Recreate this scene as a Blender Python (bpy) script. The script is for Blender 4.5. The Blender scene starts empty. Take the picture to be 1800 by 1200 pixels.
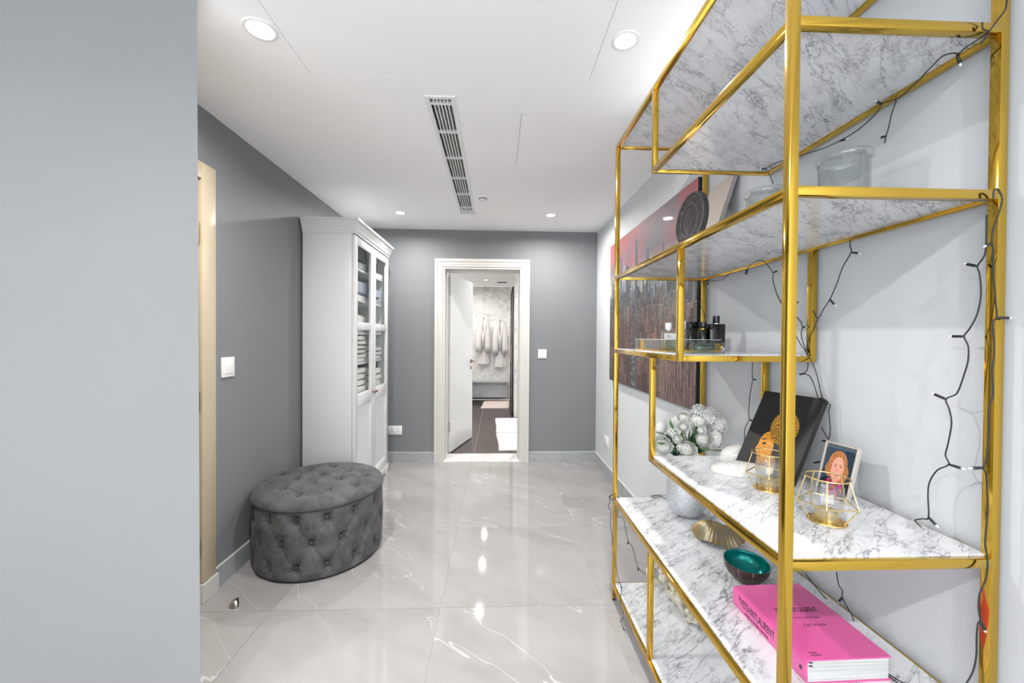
import bpy, bmesh, math, random
import numpy as np
from mathutils import Vector, Matrix, Euler, noise as mnoise
SC = bpy.context.scene
COL = SC.collection
R = math.radians
PI = math.pi

# ---------------------------------------------------------------- camera
cd = bpy.data.cameras.new('camera'); cam = bpy.data.objects.new('camera', cd); COL.objects.link(cam)
cd.sensor_fit = 'HORIZONTAL'; cd.sensor_width = 36.0; cd.lens = 689.53 / 1800 * 36.0
cd.clip_start = 0.02; cd.clip_end = 60
YAW, PIT, ROL, CAMH = .037605, .010251, -.006931, 1.35057
fw = Vector((math.sin(YAW) * math.cos(PIT), math.cos(YAW) * math.cos(PIT), -math.sin(PIT)))
rt = Vector((math.cos(YAW), -math.sin(YAW), 0)); up = rt.cross(fw)
r2 = rt * math.cos(ROL) - up * math.sin(ROL); u2 = up * math.cos(ROL) + rt * math.sin(ROL)
M3 = Matrix((r2, u2, -fw)).transposed()
cam.matrix_world = Matrix.Translation((0, 0, CAMH)) @ M3.to_4x4()
SC.camera = cam

# ---------------------------------------------------------------- light and exposure
W_STR = 4.4
WIN_W, WIN_H, WIN_Y = 4.5, 2.36, -2.3
LAMP_W = 26.0
BATH_W = 8.5
SC.view_settings.view_transform = 'Standard'; SC.view_settings.look = 'None'
SC.view_settings.gamma = 1.0; SC.view_settings.use_curve_mapping = False
SC.view_settings.exposure = 0.0
SC.cycles.use_denoising = True
SC.cycles.max_bounces = 12; SC.cycles.diffuse_bounces = 8; SC.cycles.glossy_bounces = 6
SC.cycles.transmission_bounces = 8; SC.cycles.transparent_max_bounces = 16
SC.cycles.caustics_reflective = False; SC.cycles.caustics_refractive = False
SC.cycles.sample_clamp_indirect = 6.0
wd = bpy.data.worlds.new('sky'); SC.world = wd; wd.use_nodes = True
wb = wd.node_tree.nodes['Background']; wb.inputs[0].default_value = (.91, .965, 1.0, 1); wb.inputs[1].default_value = W_STR
pl = bpy.data.lights.new('window_daylight', 'AREA'); pl.shape = 'RECTANGLE'; pl.size = WIN_W; pl.size_y = WIN_H
pl.cycles.is_portal = True
po = bpy.data.objects.new('window_daylight', pl); COL.objects.link(po)
po.location = (-1.26, WIN_Y + .02, 1.25); po.rotation_euler = (R(90), 0, 0)

# ---------------------------------------------------------------- colours and materials
def lin(c): return tuple(((x / 255) / 12.92 if x / 255 <= .04045 else ((x / 255 + .055) / 1.055) ** 2.4) for x in c)
def mat(name, col, rough=.5, metal=0.0, spec=.5, **kw):
    m = bpy.data.materials.new(name); m.use_nodes = True
    b = m.node_tree.nodes['Principled BSDF']
    b.inputs['Base Color'].default_value = (*col[:3], 1); b.inputs['Roughness'].default_value = rough
    b.inputs['Metallic'].default_value = metal; b.inputs['Specular IOR Level'].default_value = spec
    for k, v in kw.items(): b.inputs[k.replace('_', ' ')].default_value = v
    return m
def nd(m, t, **kw):
    n = m.node_tree.nodes.new(t)
    for k, v in kw.items(): setattr(n, k, v)
    return n
def lk(m, a, b): m.node_tree.links.new(a, b)
def bsdf(m): return m.node_tree.nodes['Principled BSDF']
def coords(m, scale=(1, 1, 1), rot=(0, 0, 0), kind='Object', rnd=0.0):
    tc = nd(m, 'ShaderNodeTexCoord'); mp = nd(m, 'ShaderNodeMapping')
    mp.vector_type = 'TEXTURE'; mp.inputs['Scale'].default_value = [1 / q for q in scale]; mp.inputs['Rotation'].default_value = rot
    if rnd:
        oi = nd(m, 'ShaderNodeObjectInfo'); mu = nd(m, 'ShaderNodeVectorMath', operation='SCALE')
        cx = nd(m, 'ShaderNodeCombineXYZ'); lk(m, oi.outputs['Random'], cx.inputs[0]); lk(m, oi.outputs['Random'], cx.inputs[1]); lk(m, oi.outputs['Random'], cx.inputs[2])
        lk(m, cx.outputs[0], mu.inputs[0]); mu.inputs['Scale'].default_value = rnd
        ad = nd(m, 'ShaderNodeVectorMath', operation='ADD'); lk(m, tc.outputs[kind], ad.inputs[0]); lk(m, mu.outputs[0], ad.inputs[1]); lk(m, ad.outputs[0], mp.inputs['Vector'])
    else: lk(m, tc.outputs[kind], mp.inputs['Vector'])
    return mp.outputs[0]
def noise(m, vec, scale, detail=4, rough=.5, dist=0.0):
    n = nd(m, 'ShaderNodeTexNoise'); n.inputs['Scale'].default_value = scale; n.inputs['Detail'].default_value = detail
    n.inputs['Roughness'].default_value = rough; n.inputs['Distortion'].default_value = dist
    lk(m, vec, n.inputs['Vector']); return n.outputs['Fac']
def ramp(m, fac, stops):
    r = nd(m, 'ShaderNodeValToRGB'); e = r.color_ramp.elements
    while len(e) < len(stops): e.new(.5)
    for i, (p, c) in enumerate(stops): e[i].position = p; e[i].color = (*c[:3], 1)
    lk(m, fac, r.inputs[0]); return r.outputs[0]
def mix(m, fac, a, b, blend='MIX'):
    x = nd(m, 'ShaderNodeMix', data_type='RGBA', blend_type=blend)
    for s, v in ((x.inputs[0], fac), (x.inputs[6], a), (x.inputs[7], b)):
        if hasattr(v, 'is_output') or isinstance(v, bpy.types.NodeSocket): lk(m, v, s)
        else: s.default_value = v if isinstance(v, (int, float)) else (*v[:3], 1)
    return x.outputs[2]
def bump(m, h, strength=.2, dist=.01):
    b = nd(m, 'ShaderNodeBump'); b.inputs['Strength'].default_value = strength; b.inputs['Distance'].default_value = dist
    lk(m, h, b.inputs['Height']); lk(m, b.outputs[0], bsdf(m).inputs['Normal'])
def ridge(m, fac, width):       # thin vein where a noise crosses its middle
    s = nd(m, 'ShaderNodeMath', operation='SUBTRACT'); lk(m, fac, s.inputs[0]); s.inputs[1].default_value = .5
    a = nd(m, 'ShaderNodeMath', operation='ABSOLUTE'); lk(m, s.outputs[0], a.inputs[0])
    r = nd(m, 'ShaderNodeMapRange'); lk(m, a.outputs[0], r.inputs[0]); r.inputs[1].default_value = 0; r.inputs[2].default_value = width
    r.inputs[3].default_value = 1; r.inputs[4].default_value = 0; return r.outputs[0]
def mul(m, a, b):
    x = nd(m, 'ShaderNodeMath', operation='MULTIPLY')
    for s, v in ((x.inputs[0], a), (x.inputs[1], b)):
        if isinstance(v, (int, float)): s.default_value = v
        else: lk(m, v, s)
    return x.outputs[0]
def paint(name, col, rough=.55, tex=.06):
    m = mat(name, col, rough, spec=.25); v = coords(m)
    lk(m, ramp(m, noise(m, v, 1.3, 3), [(.3, [c * .97 for c in col]), (.7, [min(1, c * 1.02) for c in col])]), bsdf(m).inputs['Base Color'])
    bump(m, noise(m, v, 320, 2), tex, .001); return m
def marble(name, base, vein, rough=.12, scale=1.0, rot=.6, dark=.8, rnd=3.7):
    m = mat(name, base, rough, spec=.5)
    v = coords(m, (scale * .24, scale * 1.25, scale), (0, 0, rot), rnd=rnd); v2 = coords(m, (scale * .7, scale * 1.0, scale), (0, 0, rot + .5), rnd=rnd)
    wob = noise(m, v, 4, 5, .6)
    n1 = noise(m, v, 8, 6, .6, .35); n2 = noise(m, v2, 15, 7, .66, .8); n3 = noise(m, v, 3.6, 6, .58, .2); cl = noise(m, v, 3.1, 3); cl2 = noise(m, v2, 5.3, 3)
    a = mul(m, ridge(m, n1, .017), ramp(m, cl, [(.38, (.08, .08, .08)), (.60, (1, 1, 1))]))
    b = mul(m, ridge(m, n2, .024), ramp(m, cl2, [(.47, (0, 0, 0)), (.60, (.9, .9, .9))]))
    c = mul(m, ridge(m, n3, .009), ramp(m, cl2, [(.32, (.3, .3, .3)), (.6, (1, 1, 1))]))
    smoke = mul(m, ridge(m, n1, .11), ramp(m, cl2, [(.38, (0, 0, 0)), (.62, (1, 1, 1))]))
    col = mix(m, ramp(m, wob, [(.42, (0, 0, 0)), (.78, (.6, .6, .6))]), base, [x * .76 for x in base])
    for f, s in ((smoke, dark * .30), (a, dark), (b, dark * .85), (c, dark)): col = mix(m, mul(m, f, s), col, vein)
    lk(m, col, bsdf(m).inputs['Base Color']); return m
def thin_glass(name, tint=(.95, .98, .97), refl=.10, graze=.75):
    m = bpy.data.materials.new(name); m.use_nodes = True; nt = m.node_tree; nt.nodes.remove(bsdf(m))
    o = nt.nodes['Material Output']; t = nd(m, 'ShaderNodeBsdfTransparent'); t.inputs[0].default_value = (*tint, 1)
    g = nd(m, 'ShaderNodeBsdfGlossy'); g.inputs['Roughness'].default_value = .02
    f = nd(m, 'ShaderNodeLayerWeight'); f.inputs[0].default_value = .5; mx = nd(m, 'ShaderNodeMixShader')
    p = nd(m, 'ShaderNodeMath', operation='POWER'); lk(m, f.outputs['Facing'], p.inputs[0]); p.inputs[1].default_value = 4.5
    q = nd(m, 'ShaderNodeMath', operation='MULTIPLY_ADD'); lk(m, p.outputs[0], q.inputs[0]); q.inputs[1].default_value = graze; q.inputs[2].default_value = refl * .3
    lk(m, q.outputs[0], mx.inputs[0]); lk(m, t.outputs[0], mx.inputs[1]); lk(m, g.outputs[0], mx.inputs[2]); lk(m, mx.outputs[0], o.inputs[0]); return m
def emis(name, col, s):
    m = bpy.data.materials.new(name); m.use_nodes = True; b = bsdf(m)
    b.inputs['Base Color'].default_value = (0, 0, 0, 1); b.inputs['Emission Color'].default_value = (*col, 1); b.inputs['Emission Strength'].default_value = s; return m

GREY = (.205, .212, .222)
M = {}
M['wall_grey'] = paint('grey_wall_paint', GREY)
M['wall_pale'] = paint('pale_grey_wall_paint', (.275, .280, .286))
M['wall_white'] = paint('white_wall_paint', (.62, .64, .66), tex=.12)
M['ceil'] = paint('ceiling_paint', (.965, .965, .965), .7, .03)
M['white'] = mat('white_lacquer', (.68, .69, .69), .28)
M['cream'] = mat('cream_gloss_trim', (.60, .585, .545), .3)
M['tan'] = mat('cream_yellow_trim', (.50, .42, .30), .35)
M['plastic'] = mat('white_plastic', (.82, .82, .81), .3)
M['dark'] = mat('dark_slot', (.015, .015, .016), .6)
M['shade'] = mat('grey_metal', (.22, .22, .2), .5)
M['steel'] = mat('brushed_steel', (.45, .44, .42), .3, 1.0)
M['bronze'] = mat('bronze_fitting', (.30, .19, .11), .3, 1.0)
g = M['gold'] = mat('polished_gold', (.66, .42, .065), .08, 1.0)
_v = coords(g, (1, 1, 1)); _n = noise(g, _v, 9, 2); lk(g, ramp(g, _n, [(.3, (.07, .07, .07)), (.7, (.13, .13, .13))]), bsdf(g).inputs['Roughness'])
M['gold_wire'] = mat('pale_gold_wire', (.80, .60, .27), .22, 1.0)
M['marble'] = marble('white_shelf_marble', (.75, .76, .785), (.13, .135, .15), .10, 2.1, .62)
M['marble_wall'] = marble('bathroom_wall_marble', (.78, .765, .75), (.36, .35, .34), .2, .35, .9, .55, 2.0)
M['skirt'] = marble('grey_skirting_stone', (.36, .38, .40), (.55, .56, .57), .25, .8, .4, .3, 2.0)
M['grout'] = mat('floor_grout', (.50, .47, .44), .7)
# polished floor tile: warm pale grey with soft clouds and a few white veins
t = M['tile'] = mat('polished_floor_tile', (.66, .635, .615), .05, spec=.55)
v = coords(t, (.42, 1.5, 1), (0, 0, -.62), rnd=5.3)
cl = noise(t, v, 2.6, 6, .6, .5); n1 = noise(t, v, 1.9, 4, .5, .12); n2 = noise(t, v, 4.5, 5, .55, .2); cm_ = noise(t, v, 1.7, 2)
c0 = ramp(t, cl, [(.32, (.295, .281, .275)), (.5, (.342, .328, .322)), (.68, (.365, .351, .344))])
c0 = mix(t, mul(t, mul(t, ridge(t, n1, .0042), .75), ramp(t, cm_, [(.42, (0, 0, 0)), (.6, (1, 1, 1))])), c0, (.66, .65, .64)); c0 = mix(t, mul(t, ridge(t, n2, .005), .28), c0, (.36, .34, .33))
lk(t, c0, bsdf(t).inputs['Base Color'])
# velvet
vv = M['velvet'] = mat('grey_velvet', (.07, .068, .072), .75, spec=.2)
bsdf(vv).inputs['Sheen Weight'].default_value = .14; bsdf(vv).inputs['Sheen Roughness'].default_value = .38; bsdf(vv).inputs['Sheen Tint'].default_value = (.82, .80, .84, 1)
v = coords(vv); lk(vv, ramp(vv, noise(vv, v, 14, 5, .6, .5), [(.3, (.058, .057, .061)), (.7, (.118, .114, .120))]), bsdf(vv).inputs['Base Color']); bump(vv, noise(vv, v, 60, 4), .12, .004)
# dark bathroom floor
bt = M['bath_tile'] = mat('brown_bathroom_tile', (.085, .065, .055), .22)
v = coords(bt, (1.2, 16, 1)); lk(bt, ramp(bt, noise(bt, v, 3, 4), [(.3, (.045, .032, .027)), (.7, (.075, .056, .048))]), bsdf(bt).inputs['Base Color'])
M['glass'] = thin_glass('clear_glass', (.975, .985, .98), .06, .22)
M['jar_glass'] = thin_glass('jar_glass', (.955, .968, .968), .42)
M['acrylic'] = thin_glass('clear_acrylic', (.97, .98, .98), .12)
M['wire'] = mat('black_green_cable', (.012, .016, .015), .4)
M['bulb'] = mat('clear_bulb', (.85, .87, .88), .1, spec=.8)
M['lampglow'] = emis('downlight_glow', (1.0, .95, .88), 12.0)

# ---------------------------------------------------------------- mesh helpers
class MB:
    def __init__(s): s.v = []; s.f = []; s.mi = []
    def add(s, vs, fs, mi=0):
        o = len(s.v); s.v += [tuple(p) for p in vs]; s.f += [tuple(i + o for i in f) for f in fs]; s.mi += [mi] * len(fs); return s
    def box(s, x0, x1, y0, y1, z0, z1, mi=0):
        return s.add([(x0, y0, z0), (x1, y0, z0), (x1, y1, z0), (x0, y1, z0), (x0, y0, z1), (x1, y0, z1), (x1, y1, z1), (x0, y1, z1)],
                     [(3, 2, 1, 0), (4, 5, 6, 7), (0, 1, 5, 4), (1, 2, 6, 5), (2, 3, 7, 6), (3, 0, 4, 7)], mi)
    def bbox(s, x0, x1, y0, y1, z0, z1, b=.002, mi=0):     # box with chamfered edges
        bm = bmesh.new(); bmesh.ops.create_cube(bm, size=1)
        for q in bm.verts: q.co = Vector(((x0 + x1) / 2 + q.co.x * (x1 - x0), (y0 + y1) / 2 + q.co.y * (y1 - y0), (z0 + z1) / 2 + q.co.z * (z1 - z0)))
        bmesh.ops.bevel(bm, geom=bm.edges[:] + bm.verts[:], offset=b, segments=2, affect='EDGES', profile=.5)
        bm.verts.index_update(); s.add([q.co[:] for q in bm.verts], [[q.index for q in f.verts] for f in bm.faces], mi); bm.free(); return s
    def tube(s, pts, r, n=8, closed=False, mi=0, cap=True):
        P = [Vector(p) for p in pts]; k = len(P); rings = []; prev = None
        for i in range(k):
            a = P[(i - 1) % k] if closed else P[max(i - 1, 0)]; b = P[(i + 1) % k] if closed else P[min(i + 1, k - 1)]
            d = (b - a).normalized() if (b - a).length > 1e-9 else Vector((0, 0, 1))
            if prev is None:
                u = d.cross(Vector((0, 0, 1)));
                if u.length < 1e-3: u = d.cross(Vector((1, 0, 0)))
            else: u = prev - d * prev.dot(d)
            u.normalize(); prev = u; w = d.cross(u); rr = r[i] if isinstance(r, (list, tuple)) else r
            rings.append([P[i] + (u * math.cos(2 * PI * j / n) + w * math.sin(2 * PI * j / n)) * rr for j in range(n)])
        vs = [q for g in rings for q in g]; fs = []
        for i in range(k if closed else k - 1):
            for j in range(n): fs.append((i * n + j, i * n + (j + 1) % n, ((i + 1) % k) * n + (j + 1) % n, ((i + 1) % k) * n + j))
        if not closed and cap: fs += [tuple(range(n - 1, -1, -1)), tuple((k - 1) * n + j for j in range(n))]
        return s.add(vs, fs, mi)
    def lathe(s, prof, n=32, c=(0, 0, 0), mi=0, sx=1, sy=1):
        vs = []; fs = []; k = len(prof)
        for i in range(n):
            a = 2 * PI * i / n
            for r, z in prof: vs.append((c[0] + r * math.cos(a) * sx, c[1] + r * math.sin(a) * sy, c[2] + z))
        for i in range(n):
            for j in range(k - 1): fs.append((i * k + j, ((i + 1) % n) * k + j, ((i + 1) % n) * k + j + 1, i * k + j + 1))
        return s.add(vs, fs, mi)
    def grid(s, fn, nu, nv, wrapu=False, mi=0):
        vs = [fn(i / (nu if wrapu else nu - 1), j / (nv - 1)) for i in range(nu) for j in range(nv)]; fs = []
        for i in range(nu if wrapu else nu - 1):
            for j in range(nv - 1): a = i * nv + j; b = ((i + 1) % nu) * nv + j; fs.append((a, b, b + 1, a + 1))
        return s.add(vs, fs, mi)
    def ball(s, c, r, nu=12, nv=8, mi=0):
        rx, ry, rz = r if isinstance(r, tuple) else (r, r, r)
        return s.lathe([(math.sin(PI * j / nv) if 0 < j < nv else 1e-4, -math.cos(PI * j / nv) * rz) for j in range(nv + 1)], nu, c, mi, rx, ry)
    def prism(s, poly, y0, y1, mi=0, fn=None):     # polygon (a,b) pulled from y0 to y1; fn maps (a, y, b) to a point
        fn = fn or (lambda a, y, b: (a, y, b)); k = len(poly)
        vs = [fn(a, y0, b) for a, b in poly] + [fn(a, y1, b) for a, b in poly]
        return s.add(vs, [tuple(range(k)), tuple(range(2 * k - 1, k - 1, -1))] + [(i, i + k, (i + 1) % k + k, (i + 1) % k) for i in range(k)], mi)
    def xf(s, mtx, start=0):
        s.v[start:] = [tuple(mtx @ Vector(p)) for p in s.v[start:]]; return s
    def build(s, name, m, parent=None, smooth=False, angle=None, fix=True):
        me = bpy.data.meshes.new(name); me.from_pydata(s.v, [], s.f); 
        for x in (m if isinstance(m, (list, tuple)) else [m]): me.materials.append(M[x] if isinstance(x, str) else x)
        if any(s.mi): me.polygons.foreach_set('material_index', s.mi)
        if fix:
            bm = bmesh.new(); bm.from_mesh(me); bmesh.ops.recalc_face_normals(bm, faces=bm.faces); bm.to_mesh(me); bm.free()
        if smooth or angle: 
            me.polygons.foreach_set('use_smooth', [True] * len(me.polygons))
            if angle: me.set_sharp_from_angle(angle=R(angle))
        me.update(); o = bpy.data.objects.new(name, me); COL.objects.link(o)
        if parent is not None: put(o, parent)
        return o
def put(o, parent):        # parent while the mesh keeps its world coordinates
    o.parent = parent; o.matrix_parent_inverse = WM[parent.name].inverted() if parent.name in WM else Matrix.Identity(4)
WM = {}
def tag(o, label, cat, group=None):
    o['label'] = label; o['category'] = cat
    if group: o['group'] = group
    return o
def thing(name, label, cat, loc=(0, 0, 0), group=None):
    o = bpy.data.objects.new(name, None); COL.objects.link(o); o.location = loc; o.empty_display_size = .1
    WM[o.name] = Matrix.Translation(loc); return tag(o, label, cat, group)
def struct(o): o['kind'] = 'structure'; return o
def lab(o, l): o['label'] = l; return o
def copy_tree(o, parent=None, delta=None):
    c = o.copy(); COL.objects.link(c)
    if parent is not None: c.parent = parent
    elif delta is not None: c.location = Vector(c.location) + Vector(delta)
    for ch in [x for x in o.children]: copy_tree(ch, c)
    return c
def painted(name, fn, nu, nv, place, m, parent):      # flat print: colour per vertex of a fine grid; place(u, v) gives the point
    vs = [place(i / (nu - 1), j / (nv - 1)) for j in range(nv) for i in range(nu)]
    fs = [(j * nu + i, j * nu + i + 1, (j + 1) * nu + i + 1, (j + 1) * nu + i) for j in range(nv - 1) for i in range(nu - 1)]
    me = bpy.data.meshes.new(name); me.from_pydata(vs, [], fs); me.materials.append(m)
    at = me.color_attributes.new('print', 'FLOAT_COLOR', 'POINT'); arr = fn(nu, nv)      # arr[nv, nu, 3] sRGB 0..255
    a = np.clip(arr, 0, 255) / 255.0; a = np.where(a <= .04045, a / 12.92, ((a + .055) / 1.055) ** 2.4)
    at.data.foreach_set('color', np.concatenate([a, np.ones(a.shape[:2] + (1,))], 2).astype(np.float32).ravel())
    o = bpy.data.objects.new(name, me); COL.objects.link(o)
    if parent is not None: put(o, parent)
    return o
def print_mat(name, rough=.4, coat=0.0):
    m = mat(name, (.5, .5, .5), rough); a = nd(m, 'ShaderNodeVertexColor', layer_name='print'); lk(m, a.outputs[0], bsdf(m).inputs['Base Color'])
    bsdf(m).inputs['Coat Weight'].default_value = coat; bsdf(m).inputs['Coat Roughness'].default_value = .02; return m
def text(name, body, size, mtx, m, parent, sx=1.0, depth=.0004, align='LEFT', space=1.0):
    cu = bpy.data.curves.new(name, 'FONT'); cu.body = body; cu.size = size; cu.extrude = depth; cu.align_x = align; cu.space_character = space
    t = bpy.data.objects.new(name, cu); COL.objects.link(t); dg = bpy.context.evaluated_depsgraph_get()
    me = bpy.data.meshes.new_from_object(t.evaluated_get(dg)); bpy.data.objects.remove(t); bpy.data.curves.remove(cu)
    me.transform(mtx @ Matrix.Diagonal((sx, 1, 1, 1))); me.materials.clear(); me.materials.append(M[m] if isinstance(m, str) else m)
    o = bpy.data.objects.new(name, me); COL.objects.link(o); put(o, parent); return o
def axes(o, x, y, z): # matrix from origin and three axes
    return Matrix((Vector(x), Vector(y), Vector(z))).transposed().to_4x4().copy() if o is None else Matrix.Translation(o) @ Matrix((Vector(x), Vector(y), Vector(z))).transposed().to_4x4()
def rect_cells(xs, ys, skip, z0, z1, mb):
    for i in range(len(xs) - 1):
        for j in range(len(ys) - 1):
            if not skip((xs[i] + xs[i + 1]) / 2, (ys[j] + ys[j + 1]) / 2): mb.box(xs[i], xs[i + 1], ys[j], ys[j + 1], z0, z1)
    return mb
# ================================================================ the room shell
XL, XR, YB, H = -1.4944, 1.0825, 4.2452, 2.5
YB2, BY = 4.515, 8.49
NWY = 1.35; NWX = -.998          # free end of the near wall
RX0 = -3.6
# floor: grout bed with single tiles
fl = struct(MB().box(RX0, XR + .1, WIN_Y, YB, -.06, -.003).build('floor', 'grout'))
cols = [RX0, -2.75, -1.925, -1.10, -.275, .55, XR + .0]
rows = [WIN_Y, -2.143, -1.323, -.503, .317, 1.137, 1.957, 2.777, 3.597, YB]
for i in range(len(cols) - 1):
    for j in range(len(rows) - 1):
        if cols[i + 1] < -1.2 and rows[j] > 1.2 and cols[i + 1] < XL: continue
        a, b, c, d = cols[i] + .001, cols[i + 1] - .001, rows[j] + .001, rows[j + 1] - .001
        cx, cy = (a + b) / 2, (c + d) / 2
        o = MB().bbox(a - cx, b - cx, c - cy, d - cy, -.012, 0, .0008).build('tile', 'tile'); o.location = (cx, cy, 0); o.parent = fl
# ceiling with two access panels, the slot for the air grille and shallow housings for the lamps
P1 = (-.826, .402, 1.02, 1.76); P2 = (.119, .86, 2.024, 2.632); G0 = (-.335, -.232, 1.915, 3.662); e = .0022
cl = MB(); xs = sorted({RX0, XR + .1, P1[0] - e, P1[0], P1[1], P1[1] + e, P2[0] - e, P2[0], P2[1], P2[1] + e, G0[0], G0[1]})
ys = sorted({WIN_Y, YB + .0, P1[2] - e, P1[2], P1[3], P1[3] + e, P2[2] - e, P2[2], P2[3], P2[3] + e, G0[2], G0[3]})
def inr(x, y, p, e=0): return p[0] - e < x < p[1] + e and p[2] - e < y < p[3] + e
rect_cells(xs, ys, lambda x, y: inr(x, y, P1, e) or inr(x, y, P2, e) or inr(x, y, G0), H, H + .02, cl)
cl.box(RX0, XR + .1, WIN_Y, YB, H + .14, H + .16)
ceil = struct(cl.build('ceiling', 'ceil'))
for p in (P1, P2): MB().box(p[0], p[1], p[2], p[3], H + .0004, H + .02).build('access_panel', 'ceil', ceil)
# walls
struct(MB().box(XR, XR + .12, WIN_Y, YB, 0, H).build('wall_right', 'wall_white'))
DX0, DX1, DZ = -.5875, .266, 2.1067
bw = MB(); bw.box(XL - .2, DX0, YB, YB2, 0, H); bw.box(DX1, XR + .12, YB, YB2, 0, H); bw.box(DX0, DX1, YB, YB2, DZ, H)
struct(bw.build('wall_back', 'wall_grey'))
LY0, LY1, LZ = 1.47, 2.016, 2.13
lw = MB(); lw.box(XL - .15, XL, LY1, YB, 0, H); lw.box(XL - .15, XL, LY0, LY1, LZ, H)
struct(lw.build('wall_left', 'wall_grey'))
# near wall: its free end leans a hair out of plumb, as in the photograph
nw = MB(); nw.add([(RX0, NWY, 0), (NWX + .005, NWY, 0), (NWX - .004, NWY, H), (RX0, NWY, H), (RX0, NWY + .12, 0), (NWX - .115, NWY + .12, 0), (NWX - .124, NWY + .12, H), (RX0, NWY + .12, H)], [(0, 1, 2, 3), (7, 6, 5, 4), (0, 4, 5, 1), (1, 5, 6, 2), (2, 6, 7, 3), (3, 7, 4, 0)])
struct(nw.build('wall_near', 'wall_pale'))
struct(MB().box(RX0 - .1, RX0, WIN_Y, NWY + .12, 0, H).build('wall_far_left', 'wall_white'))
# window wall behind the camera
wx0, wx1 = -1.26 - WIN_W / 2, -1.26 + WIN_W / 2; wz0, wz1 = .04, .04 + WIN_H
ww = MB(); ww.box(RX0, wx0, WIN_Y - .15, WIN_Y, 0, H); ww.box(wx1, XR + .12, WIN_Y - .15, WIN_Y, 0, H); ww.box(wx0, wx1, WIN_Y - .15, WIN_Y, 0, wz0); ww.box(wx0, wx1, WIN_Y - .15, WIN_Y, wz1, H)
struct(ww.build('wall_window', 'wall_white'))
wf = MB()
for k in range(4):
    x = wx0 + (WIN_W - .05) * k / 3; wf.box(x, x + .05, WIN_Y - .12, WIN_Y - .05, wz0, wz1)
wf.box(wx0, wx1, WIN_Y - .12, WIN_Y - .05, wz0, wz0 + .05); wf.box(wx0, wx1, WIN_Y - .12, WIN_Y - .05, wz1 - .05, wz1)
win = struct(wf.build('window_1', 'shade'))
# stone skirting with a pale sill line on top
def skirt(name, boxes):
    a = MB(); b = MB()
    for (x0, x1, y0, y1) in boxes: a.box(x0, x1, y0, y1, 0, .1085)
    o = struct(a.build(name, 'skirt'))
    for (x0, x1, y0, y1) in boxes: b.box(x0, x1, y0, y1, .1085, .1128)
    b.build('top_edge', 'cream', o); return o
skirt('baseboard_left', [(XL, XL + .012, 2.118, YB)])
skirt('baseboard_back', [(XL + .012, -.671, YB - .012, YB), (.345, XR - .012, YB - .012, YB)])
skirt('baseboard_right', [(XR - .012, XR, WIN_Y, YB)])
# left door: cream architrave, jamb and closed leaf behind the near wall
d2 = MB(); d2.bbox(XL, XL + .022, LY1 + .0005, LY1 + .098, .1, 2.213, .004); d2.bbox(XL, XL + .022, LY0, LY1 - .0, LZ, 2.213, .004)
d2.box(XL - .15, XL + .005, LY1 - .02, LY1 - .0005, 0, LZ - .0005); d2.box(XL - .09, XL - .03, LY1 - .034, LY1 - .02, 0, LZ); d2.box(XL - .15, XL + .005, LY0, LY1 - .0205, LZ - .02, LZ - .0005)
door2 = struct(d2.build('door_2', 'tan', angle=30))
MB().bbox(XL, XL + .032, LY1 - .004, LY1 + .105, 0, .098, .003).build('plinth_block', 'cream', door2)
MB().box(XL - .13, XL - .09, LY0, LY1 - .036, .005, LZ - .022).build('door_leaf', 'tan', door2)
for z in (.28, 1.02, 1.86):
    h = MB(); h.tube([(XL + .010, LY1 - .012, z - .05), (XL + .010, LY1 - .012, z + .05)], .007, 10); h.box(XL - .02, XL + .008, LY1 - .022, LY1 - .0195, z - .05, z + .05); h.build('hinge', 'bronze', door2)
# bathroom door: architrave of three steps, jambs, threshold, open leaf
d1 = MB(); ax0, ax1, az = -.6715, .3465, 2.19
for (i0, i1, t) in ((0, .084, .014), (0, .030, .022), (.052, .060, .018)):
    y2 = YB - (.014 if i0 or i1 < .05 else 0); d1.box(ax0 + i0, ax0 + i1, YB - t, y2, 0, az - i1); d1.box(ax1 - i1, ax1 - i0, YB - t, y2, 0, az - i1); d1.box(ax0 + i0, ax1 - i0, YB - t, y2, az - i1 + .0001, az - i0)
for (x0, x1) in ((DX0, DX0 + .022), (DX1 - .022, DX1)): d1.box(x0, x1, YB - .004, YB2 + .01, 0, DZ)
d1.box(DX0 + .0222, DX1 - .0222, YB - .004, YB2 + .01, DZ - .022, DZ)
d1.box(DX0 + .022, DX0 + .036, YB + .08, YB + .2, 0, DZ - .022); d1.box(DX1 - .036, DX1 - .022, YB + .08, YB + .2, 0, DZ - .022); d1.box(DX0 + .0362, DX1 - .0362, YB + .08, YB + .2, DZ - .036, DZ - .022)
door1 = struct(d1.build('door_1', 'cream', angle=30))
th = MB().bbox(DX0, DX1, YB - .005, YB2 + .005, -.004, .012, .003).build('threshold', 'marble_wall', door1)
lf = thing('bathroom_door_leaf', 'flush white door leaf swung open into the bathroom', 'door', (-.562, 4.53, 0)); ang = math.atan2(5.275 - 4.53, -.3156 + .5292)
T = Matrix.Translation((-.545, 4.545, 0)) @ Matrix.Rotation(ang, 4, 'Z')
MB().bbox(0, .765, -.004, .036, .012, DZ - .028, .002).xf(T).build('panel', 'white', lf)
for z in (.32, 1.2, 1.88):
    h = MB(); h.box(-.552, -.530, 4.500, 4.506, z - .055, z + .055); h.tube([(-.548, 4.512, z - .055), (-.548, 4.512, z + .055)], .007, 8)
    o = h.build('hinge', 'steel', lf); s_ = MB()
    for q in (-.04, -.013, .013, .04): s_.ball((-.540, 4.499, z + q), .004, 8, 6)
    s_.build('screws', 'dark', o)
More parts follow.
